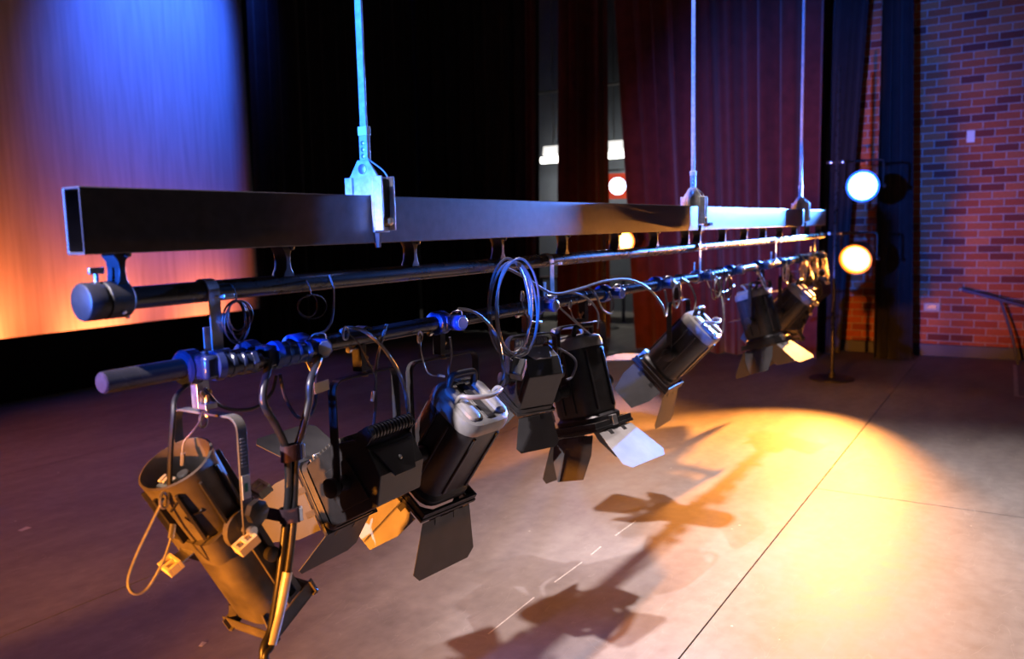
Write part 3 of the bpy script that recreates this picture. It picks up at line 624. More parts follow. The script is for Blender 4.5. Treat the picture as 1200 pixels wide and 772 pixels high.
def fresnel(x, pan, tilt, label, leaves, mats=None, D=0.385, W=0.31, lead_pts=None, capm='cap', small=False, roll=0.0):
    t = thing('fresnel_lantern', label, 'stage light', (x, BY, LZ), R(pan), GRP)
    hook_clamp(t, -0.105)
    yoke(t, W, -0.115, -D-0.02, M['black'])
    T = Matrix.Translation((0, 0, -D)) @ Matrix.Rotation(R(tilt), 4, 'Y')
    w, h = 0.215, 0.21
    body = MB().loft([rrect(-0.165, w*0.97, h*0.97, 0.05), rrect(-0.150, w, h, 0.055), rrect(0.10, w, h, 0.055), rrect(0.112, w*0.95, h*0.95, 0.05), rrect(0.118, w*0.95, h*0.95, 0.05), rrect(0.130, w*1.04, h*1.04, 0.05), rrect(0.150, w*1.04, h*1.04, 0.05)], T)
    b_ = make('housing', body, M['black'], t)
    for sy in (-1, 1):                                # long side grooves of the extrusion
        for off in (-0.030, 0.030):
            make('side_rib', MB().box((-0.15, sy*w/2-0.006, off-0.004), (0.10, sy*w/2+0.007, off+0.004), T), M['black'], b_, bevel=0.002)
    for sz in (-1, 1):
        for off in (-0.055, 0.055):
            make('corner_rib', MB().box((-0.15, off-0.006, sz*h/2-0.006), (0.10, off+0.006, sz*h/2+0.008), T), M['black'], b_, bevel=0.003)
    cap = make('rear_cap', MB().loft([rrect(-0.162, w*1.03, h*1.03, 0.055), rrect(-0.185, w*1.04, h*1.04, 0.058), rrect(-0.205, w*0.98, h*0.98, 0.055), rrect(-0.214, w*0.84, h*0.84, 0.05)], T), M[capm], t, label='pale grey rear cap')
    make('cable_channel', MB().box((-0.2185, -0.016, -0.088), (-0.209, 0.020, 0.088), T), M['black'], cap, bevel=0.003)
    for off in (-0.062, 0.066):
        make('cap_lobe', MB().loft([rrect(-0.213, 0.05, 0.15, 0.02), rrect(-0.222, 0.046, 0.145, 0.02), rrect(-0.226, 0.034, 0.13, 0.016)], T @ Matrix.Translation((0, off, -0.01))), M[capm], cap)
    make('grip_handle', MB().tube([T @ Vector(p) for p in ((-0.205, -0.055, 0.055), (-0.245, -0.052, 0.075), (-0.252, -0.03, 0.08), (-0.252, 0.04, 0.08), (-0.245, 0.06, 0.075), (-0.205, 0.065, 0.055))], 0.0115, 10, 5), M['black'], t)
    make('loop_handle', MB().tube([T @ Vector(p) for p in ((-0.21, -0.085, 0.0), (-0.245, -0.088, -0.005), (-0.262, -0.07, -0.03), (-0.266, 0.0, -0.045), (-0.262, 0.07, -0.03), (-0.245, 0.088, -0.005), (-0.21, 0.085, 0.0))], 0.0075, 10, 5), M['cap'], t)
    for s in (-1, 1):
        make('tilt_knob', MB().lathe([(0, 0.014), (0.012, 0.032), (0.02, 0.034), (0.034, 0.032), (0.038, 0.018)], 'y', 18, Matrix.Translation((0, s*(W/2+0.002) , -D)) @ (Matrix() if s > 0 else Matrix.Rotation(PI, 4, 'Z'))), M['black'], t)
        make('pivot_boss', MB().lathe([(w/2-0.004, 0.03), (W/2-0.001, 0.022)] if s > 0 else [(-W/2+0.001, 0.022), (-w/2+0.004, 0.03)], 'y', 16, T), M['black'], t)
    make('lens', MB().lathe([(0.150, 0.095), (0.156, 0.09), (0.164, 0.05), (0.167, 0.005)], 'x', 28, T), M['lens'], t)
    make('colour_runner', MB().box((0.150, -0.128, 0.118), (0.172, 0.128, 0.128), T).box((0.150, -0.128, -0.128), (0.172, 0.128, -0.118), T).box((0.150, 0.118, -0.118), (0.172, 0.128, 0.118), T).box((0.150, -0.128, -0.118), (0.172, -0.118, 0.118), T), M['black'], t, bevel=0.001)
    make('top_latch', MB().box((0.135, -0.016, 0.117), (0.178, 0.016, 0.138), T), M['galv'], t, bevel=0.002)
    barn_doors(t, T, 0.172, 0.132, leaves, mats)
    RM = ROOTM[t.name]
    return t, (lambda p: RM @ T @ Vector(p))

def pc_box(x, pan, tilt, label, leaves, mats=None, D=0.30, W=0.27, panel='black', roll_m='black', sc=1.0):
    t = thing('box_lantern', label, 'stage light', (x, BY, LZ), R(pan), GRP)
    hook_clamp(t, -0.10)
    yoke(t, W*sc, -0.11, -D-0.02, M['black'])
    T = Matrix.Translation((0, 0, -D)) @ Matrix.Rotation(R(tilt), 4, 'Y') @ Matrix.Scale(sc, 4)
    prof = [(0.12, -0.10), (0.12, 0.095), (0.0, 0.112), (-0.085, 0.095), (-0.125, 0.055), (-0.125, -0.03), (-0.07, -0.10)]
    b_ = make('housing', MB().prism(prof, -0.10, 0.10, 'y', T), M['black'], t, smooth=False, bevel=0.004)
    for k in range(13):                                # top cooling fins
        xx = -0.078+0.0155*k; zt = 0.112 - abs(xx)*0.14
        make('cooling_fin', MB().box((xx-0.0022, -0.088, zt-0.012), (xx+0.0022, 0.088, zt+0.010), T), M['black_worn'], b_, smooth=False)
    # finned handle roll across the rear edge
    pr = [(-0.095, 0.008), (-0.093, 0.020), (-0.085, 0.020)]
    for k in range(12):
        a = -0.085+0.0142*k
        pr += [(a, 0.0145), (a+0.0055, 0.0145), (a+0.0056, 0.0215), (a+0.0138, 0.0215)]
    pr += [(0.086, 0.02), (0.094, 0.02), (0.096, 0.008)]
    make('ribbed_handle', MB().lathe(pr, 'y', 18, T @ Matrix.Translation((-0.135, 0, 0.09))), M[roll_m], t)
    for s in (-1, 1):
        make('handle_bracket', MB().prism([(-0.155, 0.075), (-0.12, 0.06), (-0.09, 0.085), (-0.115, 0.108), (-0.15, 0.108)], s*0.097-0.003, s*0.097+0.003, 'y', T), M['black'], t, smooth=False, bevel=0.001)
    make('rear_panel', MB().prism([(-0.09, 0.045), (0.09, 0.045), (0.045, -0.045), (-0.045, -0.045)], -0.131, -0.125, 'x', T), M[panel], t, smooth=False, bevel=0.002)
    make('panel_screw', MB().lathe([(-0.135, 0.004), (-0.133, 0.007), (-0.130, 0.007)], 'x', 8, T), M['zinc'], t)
    for s in (-1, 1):
        make('side_vent', MB().prism([(-0.06, -0.07), (0.06, -0.07), (0.06, 0.05), (-0.04, 0.06)], s*0.102-0.003, s*0.102+0.003, 'y', T), M['black'], t, smooth=False, bevel=0.002)
        make('tilt_knob', MB().lathe([(0, 0.012), (0.012, 0.026), (0.03, 0.028), (0.034, 0.014)], 'y', 16, Matrix.Translation((0, s*(W*sc/2+0.002), -D)) @ (Matrix() if s > 0 else Matrix.Rotation(PI, 4, 'Z'))), M['black'], t)
        make('pivot_boss', MB().lathe([(0.098, 0.024), (W/2-0.001, 0.018)] if s > 0 else [(-W/2+0.001, 0.018), (-0.098, 0.024)], 'y', 14, T), M['black'], t)
    make('lens', MB().lathe([(0.118, 0.08), (0.126, 0.07), (0.132, 0.03), (0.134, 0.004)], 'x', 24, T), M['lens'], t)
    make('front_bezel', MB().loft([rrect(0.118, 0.21, 0.21, 0.03), rrect(0.136, 0.216, 0.216, 0.03), rrect(0.136, 0.18, 0.18, 0.05), rrect(0.119, 0.18, 0.18, 0.05)], T, cap=False), M['black'], t)
    make('door_clip', MB().box((0.125, -0.015, 0.105), (0.155, 0.02, 0.118), T).box((0.14, -0.03, 0.108), (0.15, 0.035, 0.122), T), M['galv'], t, bevel=0.002)
    barn_doors(t, T, 0.137, 0.112, leaves, mats)
    RM = ROOTM[t.name]
    return t, (lambda p: RM @ T @ Vector(p))

def profile(x, pan, tilt, label, D=0.375, W=0.225, full=True):
    t = thing('profile_spotlight', label, 'stage light', (x, BY, LZ), R(pan), GRP)
    hook_clamp(t, -0.105, arm='galv')
    yoke(t, W, -0.115, -D-0.03, M['black_worn'], 0.013, 0.0055)
    T = Matrix.Translation((0, 0, -D)) @ Matrix.Rotation(R(tilt), 4, 'Y')
    B = M['black_worn']
    # lamp house: open-backed shell
    lh = make('lamp_house', MB().lathe([(-0.02, 0.05), (-0.02, 0.078), (-0.17, 0.084), (-0.19, 0.086), (-0.192, 0.081), (-0.17, 0.078), (-0.06, 0.073), (-0.055, 0.01)], 'x', 28, T), B, t)
    for k in range(10):
        a = 2*PI*k/10+0.2
        make('heat_fin', MB().box((-0.165, 0.078, -0.004), (-0.03, 0.094, 0.004), T @ Matrix.Rotation(a, 4, 'X')), M['black'], lh, bevel=0.001)
    make('lamp_base', MB().box((-0.12, -0.022, -0.02), (-0.06, 0.022, 0.02), T).lathe([(-0.16, 0.014), (-0.12, 0.02)], 'x', 14, T), B, t, bevel=0.003)
    make('terminal_block', MB().box((-0.175, -0.02, -0.06), (-0.13, 0.012, -0.025), T).box((-0.185, -0.014, -0.052), (-0.173, -0.006, -0.03), T).box((-0.185, 0.0, -0.052), (-0.173, 0.008, -0.03), T), M['sticker'], t, bevel=0.002)
    # shutter gate
    make('gate', MB().loft([rrect(-0.022, 0.165, 0.165, 0.03), rrect(0.045, 0.165, 0.165, 0.03), rrect(0.05, 0.15, 0.15, 0.03)], T), B, t)
    for k in range(4):
        Tk = T @ Matrix.Rotation(PI/2*k+0.2, 4, 'X')
        s = make('shutter_blade', MB().box((0.012, -0.022, 0.078), (0.0145, 0.022, 0.125), Tk), M['galv'], t, smooth=False)
        hb = MB().box((0.002, -0.026, 0.112), (0.024, 0.026, 0.120), Tk).box((0.002, -0.026, 0.140), (0.024, 0.026, 0.148), Tk).box((0.002, -0.026, 0.120), (0.024, -0.018, 0.140), Tk).box((0.002, 0.018, 0.120), (0.024, 0.026, 0.140), Tk).box((0.002, -0.004, 0.120), (0.024, 0.004, 0.140), Tk)
        make('shutter_grip', hb, M['sticker'], s, bevel=0.001)
    # lens tube with slotted focus rails and knobs
    lt = make('lens_tube', MB().loft([rrect(0.045, 0.135, 0.135, 0.04), rrect(0.285, 0.135, 0.135, 0.04), rrect(0.29, 0.12, 0.12, 0.04)], T), B, t)
    for s in (-1, 1):
        rl = make('focus_rail', MB().box((0.05, s*0.070-0.006, 0.040), (0.285, s*0.070+0.006, 0.056), T).box((0.05, s*0.070-0.006, 0.004), (0.285, s*0.070+0.006, 0.018), T).box((0.05, s*0.070-0.006, 0.018), (0.062, s*0.07+0.006, 0.04), T).box((0.273, s*0.070-0.006, 0.018), (0.285, s*0.07+0.006, 0.04), T), B, t, bevel=0.0015)
        for xx in (0.12, 0.20):
            make('focus_knob', MB().lathe([(0.074, 0.008), (0.082, 0.017), (0.098, 0.019), (0.102, 0.012)] if s > 0 else [(-0.102, 0.012), (-0.098, 0.019), (-0.082, 0.017), (-0.074, 0.008)], 'y', 14, T @ Matrix.Translation((xx, 0, 0.029))), M['black'], rl)
    make('lens', MB().lathe([(0.286, 0.058), (0.294, 0.05), (0.30, 0.02), (0.301, 0.003)], 'x', 24, T), M['lens'], t)
    # colour frame holder with flared corner plates
    ch = MB()
    for k in range(4):
        Tk = T @ Matrix.Rotation(PI/2*k, 4, 'X')
        ch.box((0.285, -0.09, 0.076), (0.325, 0.09, 0.080), Tk).box((0.318, -0.09, 0.066), (0.322, 0.09, 0.080), Tk)
    chm = make('colour_holder', ch, B, t, smooth=False, bevel=0.001)
    for k in range(4):
        Tk = T @ Matrix.Rotation(PI/2*k+PI/4, 4, 'X')
        make('corner_plate', MB().prism([(0.25, 0.085), (0.325, 0.122), (0.325, 0.10), (0.27, 0.075)], -0.002, 0.002, 'y', Tk), B, chm, smooth=False)
    # side arc plates and tilt lock
    for s in (-1, 1):
        y0, y1 = sorted((s*0.084, s*0.100))
        make('side_plate', MB().lathe([(y0, 0.045), (y1, 0.045)], 'y', 24, T), B, t)
        make('pivot_bolt', MB().lathe([(0.09, 0.008), (W/2+0.01, 0.008), (W/2+0.012, 0.012), (W/2+0.022, 0.012)] if s > 0 else [(-W/2-0.022, 0.012), (-W/2-0.012, 0.012), (-W/2-0.01, 0.008), (-0.09, 0.008)], 'y', 10, T), M['zinc'], t)
    make('tilt_knob', MB().lathe([(-W/2-0.05, 0.012), (-W/2-0.046, 0.028), (-W/2-0.03, 0.028), (-W/2-0.022, 0.012)], 'y', 8, Matrix.Translation((0.0, 0, -D+0.05))), M['black'], t)
    if full:   # stickers on the near yoke arm
        yy = -W/2-0.0075
        s = make('sticker', MB().box((0.0-0.0115, yy-0.0006, -D+0.075), (0.0115, yy+0.001, -D+0.13)), M['white'], t, smooth=False, label='white sticker with a green mark')
        make('print', MB().box((-0.005, yy-0.0010, -D+0.092), (0.004, yy-0.0005, -D+0.112)), M['green'], s, smooth=False)
        for k in range(9):
            make('print_line', MB().box((-0.009+0.0, yy-0.0004, -D+0.150+0.008*k), (0.008-0.003*(k % 3), yy+0.001, -D+0.152+0.008*k)), M['greyp'], t, smooth=False)
    RM = ROOTM[t.name]
    return t, (lambda p: RM @ T @ Vector(p))

def wire_loop(label, pts, r=0.0022, m='wire', clip=None, grp='steel safety wires on the lanterns'):
    t = thing('safety_wire', label, 'safety wire', pts[0], 0, grp)
    make('wire', MB().tube(pts, r, 7, 7), M[m], t, world=True)
    a, b = Vector(pts[-1]), Vector(pts[-2]); d = (a-b).normalized()
    make('ferrule', MB().tube([a-d*0.03, a-d*0.012, a], r*2.3, 8, 1), M['zinc'], t, world=True)
    p = Vector(pts[0])
    make('snap_hook', MB().tube([p+Vector((0, 0, 0.012)), p+Vector((0.009, -0.002, 0.0)), p+Vector((0.006, 0, -0.02)), p+Vector((-0.006, 0.002, -0.02)), p+Vector((-0.009, 0, 0.0))], r*1.2, 6, 5, closed=True), M['zinc'], t, world=True)
    return t

# ---- 1: profile spotlight at the near end
t1, P1 = profile(1.195, 0, 61, 'worn profile spotlight at the open end of the lamp bar, lit orange')
lead(t1, [P1((-0.15, 0.0, -0.05)), at(198, 585, 1.56), at(200, 530, 1.55), at(203, 490, 1.55), at(206, 465, 1.57), (1.16, 1.6, 1.275)], 0.006, 'cable')
lead(t1, [P1((-0.1, -0.05, -0.07)), at(222, 604, 1.54), at(236, 598, 1.53), at(232, 580, 1.54), at(215, 582, 1.54), at(200, 600, 1.55)], 0.003, 'cable', 'thermal_lead')
wire_loop('steel safety wire hanging in a long loop beside the profile spotlight', [at(192, 583, 1.56), at(178, 612, 1.57), at(160, 650, 1.58), at(150, 680, 1.58), at(156, 695, 1.57), at(172, 690, 1.56), at(190, 660, 1.55), at(200, 632, 1.55), at(203, 614, 1.555)], 0.0030)
wire_loop('thin steel wire tied through the yoke of the profile spotlight', [at(238, 489, 1.6), at(226, 505, 1.6), at(215, 520, 1.62), at(214, 545, 1.63)], 0.0025)

# ---- 2: box lantern
t2, P2 = pc_box(1.73, 92, 28, 'box lantern with cooling fins hung between the profile spotlight and a cylinder lantern', (35, 30, 50, 25), None, D=0.40)
lead(t2, [P2((-0.13, -0.1, 0.085)), at(481, 510, 1.56), at(474, 455, 1.55), at(455, 415, 1.54), at(430, 390, 1.55), at(410, 384, 1.57), (1.62, 1.58, 1.335)], 0.0055)
lead(t2, [P2((-0.12, 0.05, 0.09)), at(440, 470, 1.6), at(441, 430, 1.6), at(447, 400, 1.57), at(453, 380, 1.57)], 0.0045)
# ---- 3: cylinder fresnel
t3, P3 = fresnel(2.105, 84, 54, 'rounded black fresnel lantern with pale rear cap and one barn door coloured grey to look lit yellow', (32, 38, 42, 30), {0: M['leaf_lit_mid']}, D=0.41)
mk = []
for (u0, v0, u1, v1) in ((0.0, -0.02, 0.03, -0.012), (0.01, -0.03, 0.05, -0.018), (0.028, -0.006, 0.055, -0.012), (-0.012, -0.012, 0.012, -0.016)):
    mk.append((u0, v0, u1, v1))
mb = MB()
Tt = Matrix.Translation((0, 0, -0.41)) @ Matrix.Rotation(R(54), 4, 'Y')
for (u0, v0, u1, v1) in mk: mb.tube([Tt @ Vector((-0.02+v0*1.4, u0-0.04, 0.1058)), Tt @ Vector((-0.024+(v0+v1)*0.7, (u0+u1)/2-0.04, 0.1062)), Tt @ Vector((-0.02+v1*1.4, u1-0.04, 0.1058))], 0.0009, 5, 3)
make('maker_mark', mb, M['white'], t3)
lead(t3, [P3((-0.2, 0.06, 0.0)), at(586, 450, 1.5), at(588, 420, 1.5), at(580, 390, 1.52), at(560, 368, 1.54), at(540, 362, 1.55), at(535, 366, 1.55)], 0.0055)
lead(t3, [P3((-0.205, -0.03, 0.03)), at(527, 440, 1.55), at(529, 415, 1.54), at(527, 395, 1.53)], 0.004)
# ---- 4: box lantern
t4, P4 = pc_box(2.66, 66, 62, 'box lantern with a ribbed handle and rear panel coloured pale as if lit, hung beside the cable coil', (35, 35, 25, 35), None, D=0.265, panel='leaf_lit_pale', roll_m='leaf_lit_pale', sc=0.8)
lead(t4, [P4((-0.13, -0.09, 0.09)), at(673, 420, 1.5), at(671, 440, 1.5), at(664, 445, 1.5)], 0.005)
# ---- 5: fresnel pointing straight down
t5, P5 = fresnel(3.07, -100, 75, 'upright fresnel lantern pointing straight down with one barn door coloured pale as if lit', (30, 25, 40, 25), {2: M['leaf_lit_pale']})
lead(t5, [P5((-0.2, 0.06, 0.02)), at(700, 400, 1.6), at(690, 390, 1.57), at(672, 375, 1.55), at(640, 345, 1.56)], 0.0045)
# ---- 6: fresnel angled sharply
t6, P6 = fresnel(4.22, 92, 46, 'fresnel lantern tilted away with a blue-lit rear, hung under the middle strap', (35, 42, 42, 30))
lead(t6, [P6((-0.2, 0.06, 0.0)), at(829, 380, 1.5), at(845, 392, 1.5), at(848, 365, 1.5), at(842, 335, 1.55), at(830, 322, 1.56)], 0.0055)
# ---- 7..10 at the far end
t7, P7 = fresnel(5.80, -100, 73, 'fresnel lantern pointing down with an orange-lit barn door beyond the bare stretch of bar', (30, 30, 40, 30), {2: M['leaf_lit_pale']})
lead(t7, [P7((-0.2, 0.05, 0.02)), at(898, 340, 1.57), at(892, 322, 1.56), at(884, 313, 1.57)], 0.006)
t8, P8 = fresnel(6.50, 90, 48, 'fresnel lantern tilted towards the curtains, second from the far end of the bar', (35, 35, 35, 30))
lead(t8, [P8((-0.2, 0.05, 0.02)), at(934, 350, 1.55), at(930, 325, 1.56), at(916, 308, 1.57)], 0.006)
t9, P9 = profile(7.05, 170, 50, 'profile spotlight hung at the far end of the lamp bar', full=False)
t10, P10 = pc_box(7.48, 80, 40, 'box lantern hung last on the far end of the lamp bar', (35, 30, 40, 25))
lead(t9, [P9((-0.15, 0, -0.05)), (7.1, 1.52, 1.1), (7.0, 1.54, 1.25), (6.93, 1.55, 1.3)], 0.006)
lead(t10, [P10((-0.13, -0.1, 0.09)), (7.52, 1.48, 1.1), (7.5, 1.5, 1.22), (7.53, 1.53, 1.29)], 0.006)

# ------------------------------------------------------------------ mains connectors and their thick cables
def inlet(x0, label, cpts):
    t = thing('mains_cable', label, 'cable', (x0, BY, LZ), 0, 'thick mains cables dropping from the bar end')
    T = Matrix.Translation((x0, BY, LZ))
    make('collar', MB().lathe([(-0.03, 0.026), (-0.03, 0.036), (-0.024, 0.041), (0.006, 0.041), (0.012, 0.036), (0.012, 0.026)], 'x', 28, T), M['darkblue'], t, world=True)
    make('inlet_socket', MB().box((-0.02, -0.075, -0.024), (0.02, -0.026, 0.03), T), M['darkblue'], t, world=True, bevel=0.008)
    Mc = T @ Matrix.Translation((0.016, -0.052, 0.003)) @ Matrix.Rotation(R(-8), 4, 'Z') @ Matrix.Rotation(R(2), 4, 'Y')
    pr = [(-0.004, 0.02), (0.0, 0.034), (0.016, 0.035), (0.019, 0.029), (0.034, 0.029), (0.036, 0.031), (0.044, 0.031), (0.046, 0.027), (0.062, 0.027), (0.064, 0.029), (0.070, 0.029), (0.072, 0.026), (0.088, 0.025)]
    make('connector', MB().lathe(pr, 'x', 24, Mc), M['bluep'] if x0 > 1.25 else M['darkblue'], t, world=True)
    hx = [(0.029*math.cos(2*PI*k/6), 0.029*math.sin(2*PI*k/6)) for k in range(6)]
    make('gland_nut', MB().prism(hx, 0.088, 0.104, 'x', Mc), M['bluep'] if x0 > 1.25 else M['darkblue'], t, world=True, bevel=0.002)
    make('gland', MB().lathe([(0.104, 0.021), (0.118, 0.019), (0.124, 0.013)], 'x', 18, Mc), M['cable'], t, world=True)
    st = Mc @ Vector((0.118, 0, 0)); st2 = Mc @ Vector((0.138, -0.004, -0.012))
    c_ = make('cable_sheath', MB().tube([st, st2] + cpts, 0.0095, 14, 7), M['cable'], t, world=True)
    return t
c1 = [at(308, 468, 1.50), at(324, 500, 1.50), at(336, 530, 1.50), at(338, 575, 1.50), at(334, 620, 1.50), at(327, 680, 1.50), at(318, 735, 1.49), at(309, 780, 1.485), Vector((1.27, 1.47, 0.30)), Vector((1.27, 1.47, 0.06)), Vector((1.21, 1.50, 0.0105)), Vector((0.9, 1.62, 0.0105)), Vector((0.3, 1.9, 0.0105))]
c2 = [at(364, 446, 1.49), at(362, 470, 1.49), at(354, 505, 1.49), at(347, 530, 1.495), at(345, 575, 1.495), at(343, 620, 1.49), at(337, 670, 1.485), at(328, 715, 1.485), at(318, 755, 1.48), at(313, 782, 1.48), Vector((1.305, 1.465, 0.30)), Vector((1.30, 1.45, 0.06)), Vector((1.22, 1.44, 0.0105)), Vector((0.9, 1.52, 0.0105)), Vector((0.3, 1.75, 0.0105))]
ct1 = inlet(1.165, 'thick black cable dropping from the dark connector nearest the pipe end', c1)
ct2 = inlet(1.335, 'thick black cable dropping from the blue connector beside the first socket', c2)
s0, s1 = c2[6], c2[8]
make('silver_sleeve', MB().tube([c2[6], c2[7], c2[8]], 0.0125, 14, 6), M['silver'], ct2, world=True, label='silver tape sleeve')
def wrap(label, pa, pb, hgt, tail=None):
    a, b = Vector(pa), Vector(pb); mid = (a+b)/2; d = (b-a); d.z = 0; L = d.length/2+0.0125; d.normalize(); n = Vector((-d.y, d.x, 0)); r = 0.0125
    pts = []
    for k in range(24):
        an = 2*PI*k/24; cx = L*0.62 if math.cos(an) > 0 else -L*0.62
        pts.append(mid + d*(cx+r*math.cos(an)) + n*(r*math.sin(an)))
    mb = MB(); h = hgt/2
    rings = [[tuple(p+Vector((0, 0, -h))) for p in pts], [tuple(p+Vector((0, 0, h))) for p in pts], [tuple(mid+(p-mid)*0.93+Vector((0, 0, h))) for p in pts], [tuple(mid+(p-mid)*0.93+Vector((0, 0, -h))) for p in pts], [tuple(p+Vector((0, 0, -h))) for p in pts]]
    t = thing('cable_wrap', label, 'cable tie', tuple(mid-Vector((0, 0, h))))
    make('band', mb.loft(rings, cap=False), M['velcro'], t, world=True)
    bk = mid+d*(L*0.62+0.013)
    make('buckle', MB().box((-0.004, -0.009, -h*0.9), (0.004, 0.009, h*0.9), Matrix.Translation(bk) @ Matrix.Rotation(math.atan2(d.y, d.x), 4, 'Z')), M['silver'], t, world=True, bevel=0.001)
    if tail:
        q = [mid-d*(L*0.62+0.010)] + [Vector(p) for p in tail]; rr = []
        for p in q: rr.append([tuple(p+Vector((0, 0, -h*0.85))), tuple(p+Vector((0, 0, h*0.85))), tuple(p+n*0.002+Vector((0, 0, h*0.85))), tuple(p+n*0.002+Vector((0, 0, -h*0.85)))])
        make('tail', MB().loft(rr), M['velcro'], t, world=True)
wrap('dark fabric cable wrap with a silver buckle binding the cables high up', c1[2], c2[3], 0.040)
wrap('dark fabric cable wrap with a loose tail binding the cables lower down', at(336, 603, 1.50), at(344, 603, 1.49), 0.036, [at(312, 601, 1.53), at(298, 603, 1.56), at(290, 606, 1.58)])

# ------------------------------------------------------------------ cable coil and long run
pts = []; cc = Vector((2.42, 1.525, 1.325)); turns = 4
dx = Vector((0.94, -0.34, 0)).normalized(); rd = random.Random(3)
for k in range(turns*14+1):
    a = -PI/2 + 2*PI*k/14; r = 1+0.05*math.sin(k/14*2.3)+rd.uniform(-0.012, 0.012)
    pts.append(cc + dx*(0.088*r*math.cos(a)) + Vector((0, -0.030+0.014*(k/14)+0.006*math.sin(k*.7), 0.165*r*math.sin(a))))
t = thing('cable_coil', 'coiled grey cable hanging in a tall loop over the lamp bar', 'cable', tuple(cc-Vector((0, 0, 0.18))))
make('coil', MB().tube(pts, 0.0046, 8, 3), M['lead'], t, world=True)
make('tie', MB().tube([cc+Vector((0.03, -0.02, -0.17)), cc+Vector((0.035, -0.035, -0.15)), cc+Vector((0.03, 0.01, -0.145)), cc+Vector((0.025, 0.01, -0.172))], 0.004, 6, 4, closed=True), M['zinc'], t, world=True)
make('hanging_plug', MB().box((-0.03, -0.028, -0.035), (0.03, 0.02, 0.03), Matrix.Translation(at(606, 431, 1.50)) @ Matrix.Rotation(R(35), 4, 'Y') @ Matrix.Rotation(R(25), 4, 'Z')), M['black'], t, world=True, bevel=0.006)
make('coil_tail', MB().tube([pts[0], at(598, 420, 1.52), at(603, 425, 1.50)], 0.005, 8, 5), M['lead'], t, world=True)
t = thing('patch_cable', 'long pale cable looping from the coil over the lamp bar', 'cable', tuple(at(590, 313, 1.555)))
make('cable_run', MB().tube([at(590, 312, 1.555), at(615, 325, 1.555), at(640, 341, 1.55), at(655, 344, 1.55), at(680, 338, 1.55), at(710, 329, 1.55), at(740, 328, 1.55), at(762, 340, 1.53), at(776, 358, 1.52), at(780, 370, 1.52), at(782, 360, 1.53), at(779, 340, 1.54)], 0.0058, 8, 7), M['lead'], t, world=True)
# socket tails: short leads drooping from some sockets
def tail(label, pts_, r=0.0048, m='lead'):
    return tag(make('socket_lead', MB().tube(pts_, r, 8, 7), M[m]), label, 'cable', 'loose leads along the lamp bar')
tail('lead with a pale plug drooping from the socket beside the upright fresnel', [at(690, 336, 1.56), at(698, 345, 1.54), at(706, 362, 1.53), at(716, 367, 1.53), at(719, 355, 1.53), at(714, 342, 1.54)])
tail('lead curving from the bar down to the upright fresnel lantern', [at(664, 342, 1.56), at(680, 345, 1.55), at(694, 355, 1.54), at(701, 368, 1.54), at(700, 385, 1.56)], 0.0045)
tail('lead dropping from the bar beside the middle strap', [at(798, 326, 1.56), at(808, 333, 1.55), at(815, 350, 1.54), at(813, 372, 1.53), at(822, 378, 1.52)], 0.006)
tail('orange-lit lead hanging in a wide loop under the first connectors', [at(240, 455, 1.6), at(255, 473, 1.6), at(275, 480, 1.6), at(300, 477, 1.6), at(318, 460, 1.6), at(324, 440, 1.6)], 0.0045, 'cable')
tail('orange-lit lead looping below the first blue socket', [at(328, 438, 1.58), at(334, 465, 1.58), at(348, 488, 1.57), at(362, 488, 1.56), at(370, 470, 1.55), at(370, 440, 1.55), at(364, 425, 1.54)], 0.0045, 'cable')
tail('thin lead winding up over the bar by the hook clamp', [at(386, 322, 1.565), at(391, 340, 1.565), at(390, 370, 1.565), at(384, 385, 1.56), at(372, 392, 1.56)], 0.003)
wire_loop('safety wire hooked from the bar to the ribbed box lantern', [at(405, 388, 1.56), at(420, 402, 1.56), at(432, 425, 1.56), at(440, 445, 1.57), at(436, 470, 1.58)], 0.0025, 'cable')
wire_loop('safety wire looped from the bar to the rounded fresnel beside it', [at(492, 393, 1.56), at(494, 415, 1.56), at(502, 437, 1.56), at(520, 441, 1.56)], 0.0025)
wire_loop('safety wire hanging by the coil above the box lantern', [at(612, 345, 1.56), at(613, 360, 1.55), at(622, 375, 1.53), at(634, 378, 1.53)], 0.003)
wire_loop('safety wire arching over the upright fresnel lantern', [at(668, 355, 1.58), at(672, 372, 1.56), at(690, 390, 1.56), at(704, 402, 1.56)], 0.0028)
wire_loop('safety wire swinging below the bar beyond the middle strap', [at(826, 320, 1.57), at(833, 338, 1.56), at(848, 342, 1.55), at(860, 335, 1.55)], 0.0035)
# thin tie-line coils on the upper pipe
def tieline(label, px, py, rx, rz, n, seed):
    rd = random.Random(seed); c_ = at(px, py, 1.568); pts_ = []
    for k in range(n*10+1):
        a = PI/2+2*PI*k/10; pts_.append(c_+Vector((rx*math.cos(a)*(1+0.25*math.sin(k*0.37+seed)), -0.006+0.008*math.sin(k*0.23), rz*(math.sin(a)-1)*(1+0.18*math.sin(k*0.11+seed*2)))))
    pts_ = [c_+Vector((0, 0.035, 0.03)), c_+Vector((0, 0.005, 0.035))] + pts_
    tag(make('tie_line', MB().tube(pts_, 0.0019, 6, 4), M['cable']), label, 'tie line', 'thin tie lines on the upper pipe')
tieline('thin black tie line coiled on the upper pipe by the first strap', 275, 352, 0.032, 0.043, 6, 1)
tieline('thin loose tie line hanging from the upper pipe above the first socket', 362, 345, 0.04, 0.035, 2, 2)
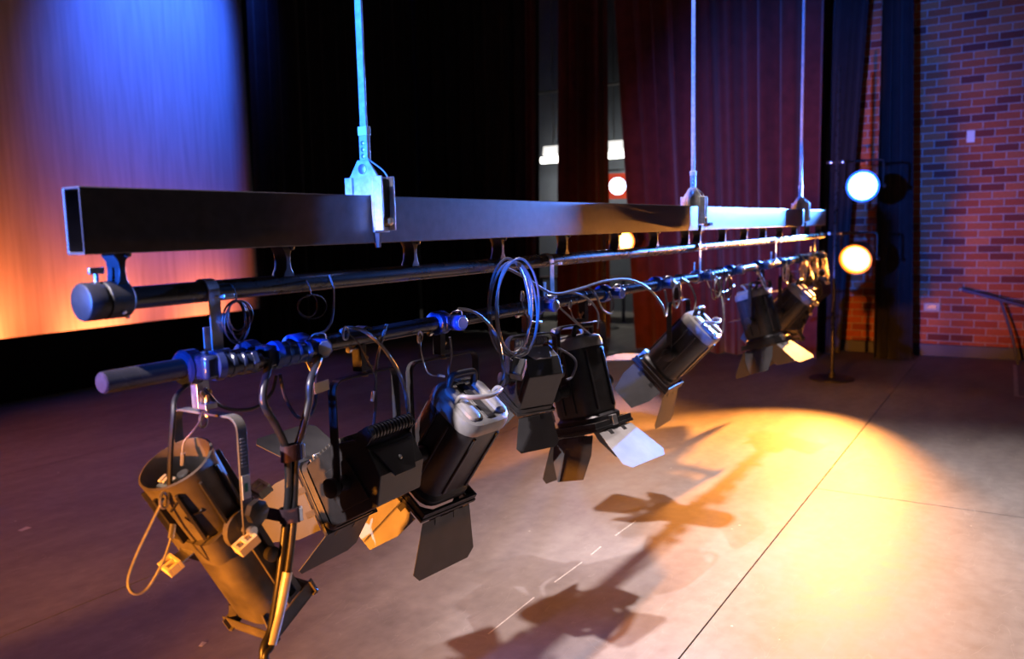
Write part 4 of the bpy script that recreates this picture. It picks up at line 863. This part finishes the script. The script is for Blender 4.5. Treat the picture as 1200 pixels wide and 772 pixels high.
# paper tags
t = thing('cable_tag', 'cream paper tag hanging beside the first blue socket', 'tag', tuple(at(375, 460, 1.535)))
q = at(377, 453, 1.535)
make('tag_paper', MB().box((-0.026, -0.0004, -0.014), (0.026, 0.0004, 0.014), Matrix.Translation(q) @ Matrix.Rotation(R(-4), 4, 'Y')), M['sticker'], t, smooth=False, world=True)
make('string', MB().tube([q+Vector((-0.02, 0, 0.0)), q+Vector((-0.03, 0.01, 0.05)), q+Vector((-0.03, 0.04, 0.10))], 0.0012, 5, 4), M['wire'], t, world=True)

# small coils and hanging leads crowded along the far half of the bar
def small_coil(label, x, z, rx, rz, n, m, seed, r=0.004):
    c_ = Vector((x, 1.555, z)); pts_ = [Vector((x, 1.61, LZ+0.03)), Vector((x+0.004, 1.566, LZ+0.03))]
    for k in range(n*10+1):
        a = PI/2+2*PI*k/10
        pts_.append(c_+Vector((rx*math.cos(a)*(1+0.2*math.sin(k*0.31+seed)), -0.012+0.012*math.sin(k*0.19+seed), rz*math.sin(a)*(1+0.15*math.sin(k*0.13+seed*2)))))
    tag(make('socket_lead', MB().tube(pts_, r, 7, 4), M[m]), label, 'cable', 'loose leads along the lamp bar')
small_coil('small coil of grey lead hung just beyond the middle strap', 4.68, 1.235, 0.055, 0.065, 3, 'lead', 1)
small_coil('small coil of black lead hung between the middle strap and the bare bar', 4.86, 1.22, 0.06, 0.075, 2, 'cable', 2)
small_coil('small coil of grey lead above the tilted middle fresnel', 4.02, 1.245, 0.05, 0.06, 2, 'lead', 3)
small_coil('steel-bright coil of wire over the last fresnel lantern', 6.28, 1.23, 0.06, 0.07, 3, 'wire', 4)
small_coil('steel-bright coil of wire beside the far profile spotlight', 6.85, 1.21, 0.06, 0.08, 3, 'wire', 5)
small_coil('steel-bright coil of wire by the last strap of the bar', 7.28, 1.20, 0.05, 0.09, 3, 'wire', 6)
small_coil('steel-bright coil of wire at the very far end of the bar', 7.64, 1.19, 0.05, 0.10, 3, 'wire', 7)
wire_loop('safety wire dangling below the far end of the bar', [Vector((7.66, 1.57, 1.28)), Vector((7.68, 1.54, 1.12)), Vector((7.62, 1.52, 0.98)), Vector((7.58, 1.54, 0.94))], 0.004)
wire_loop('safety wire dropping to the far fresnel lantern', [Vector((5.62, 1.57, 1.28)), Vector((5.66, 1.54, 1.18)), Vector((5.76, 1.53, 1.12)), Vector((5.86, 1.54, 1.14))], 0.0035)
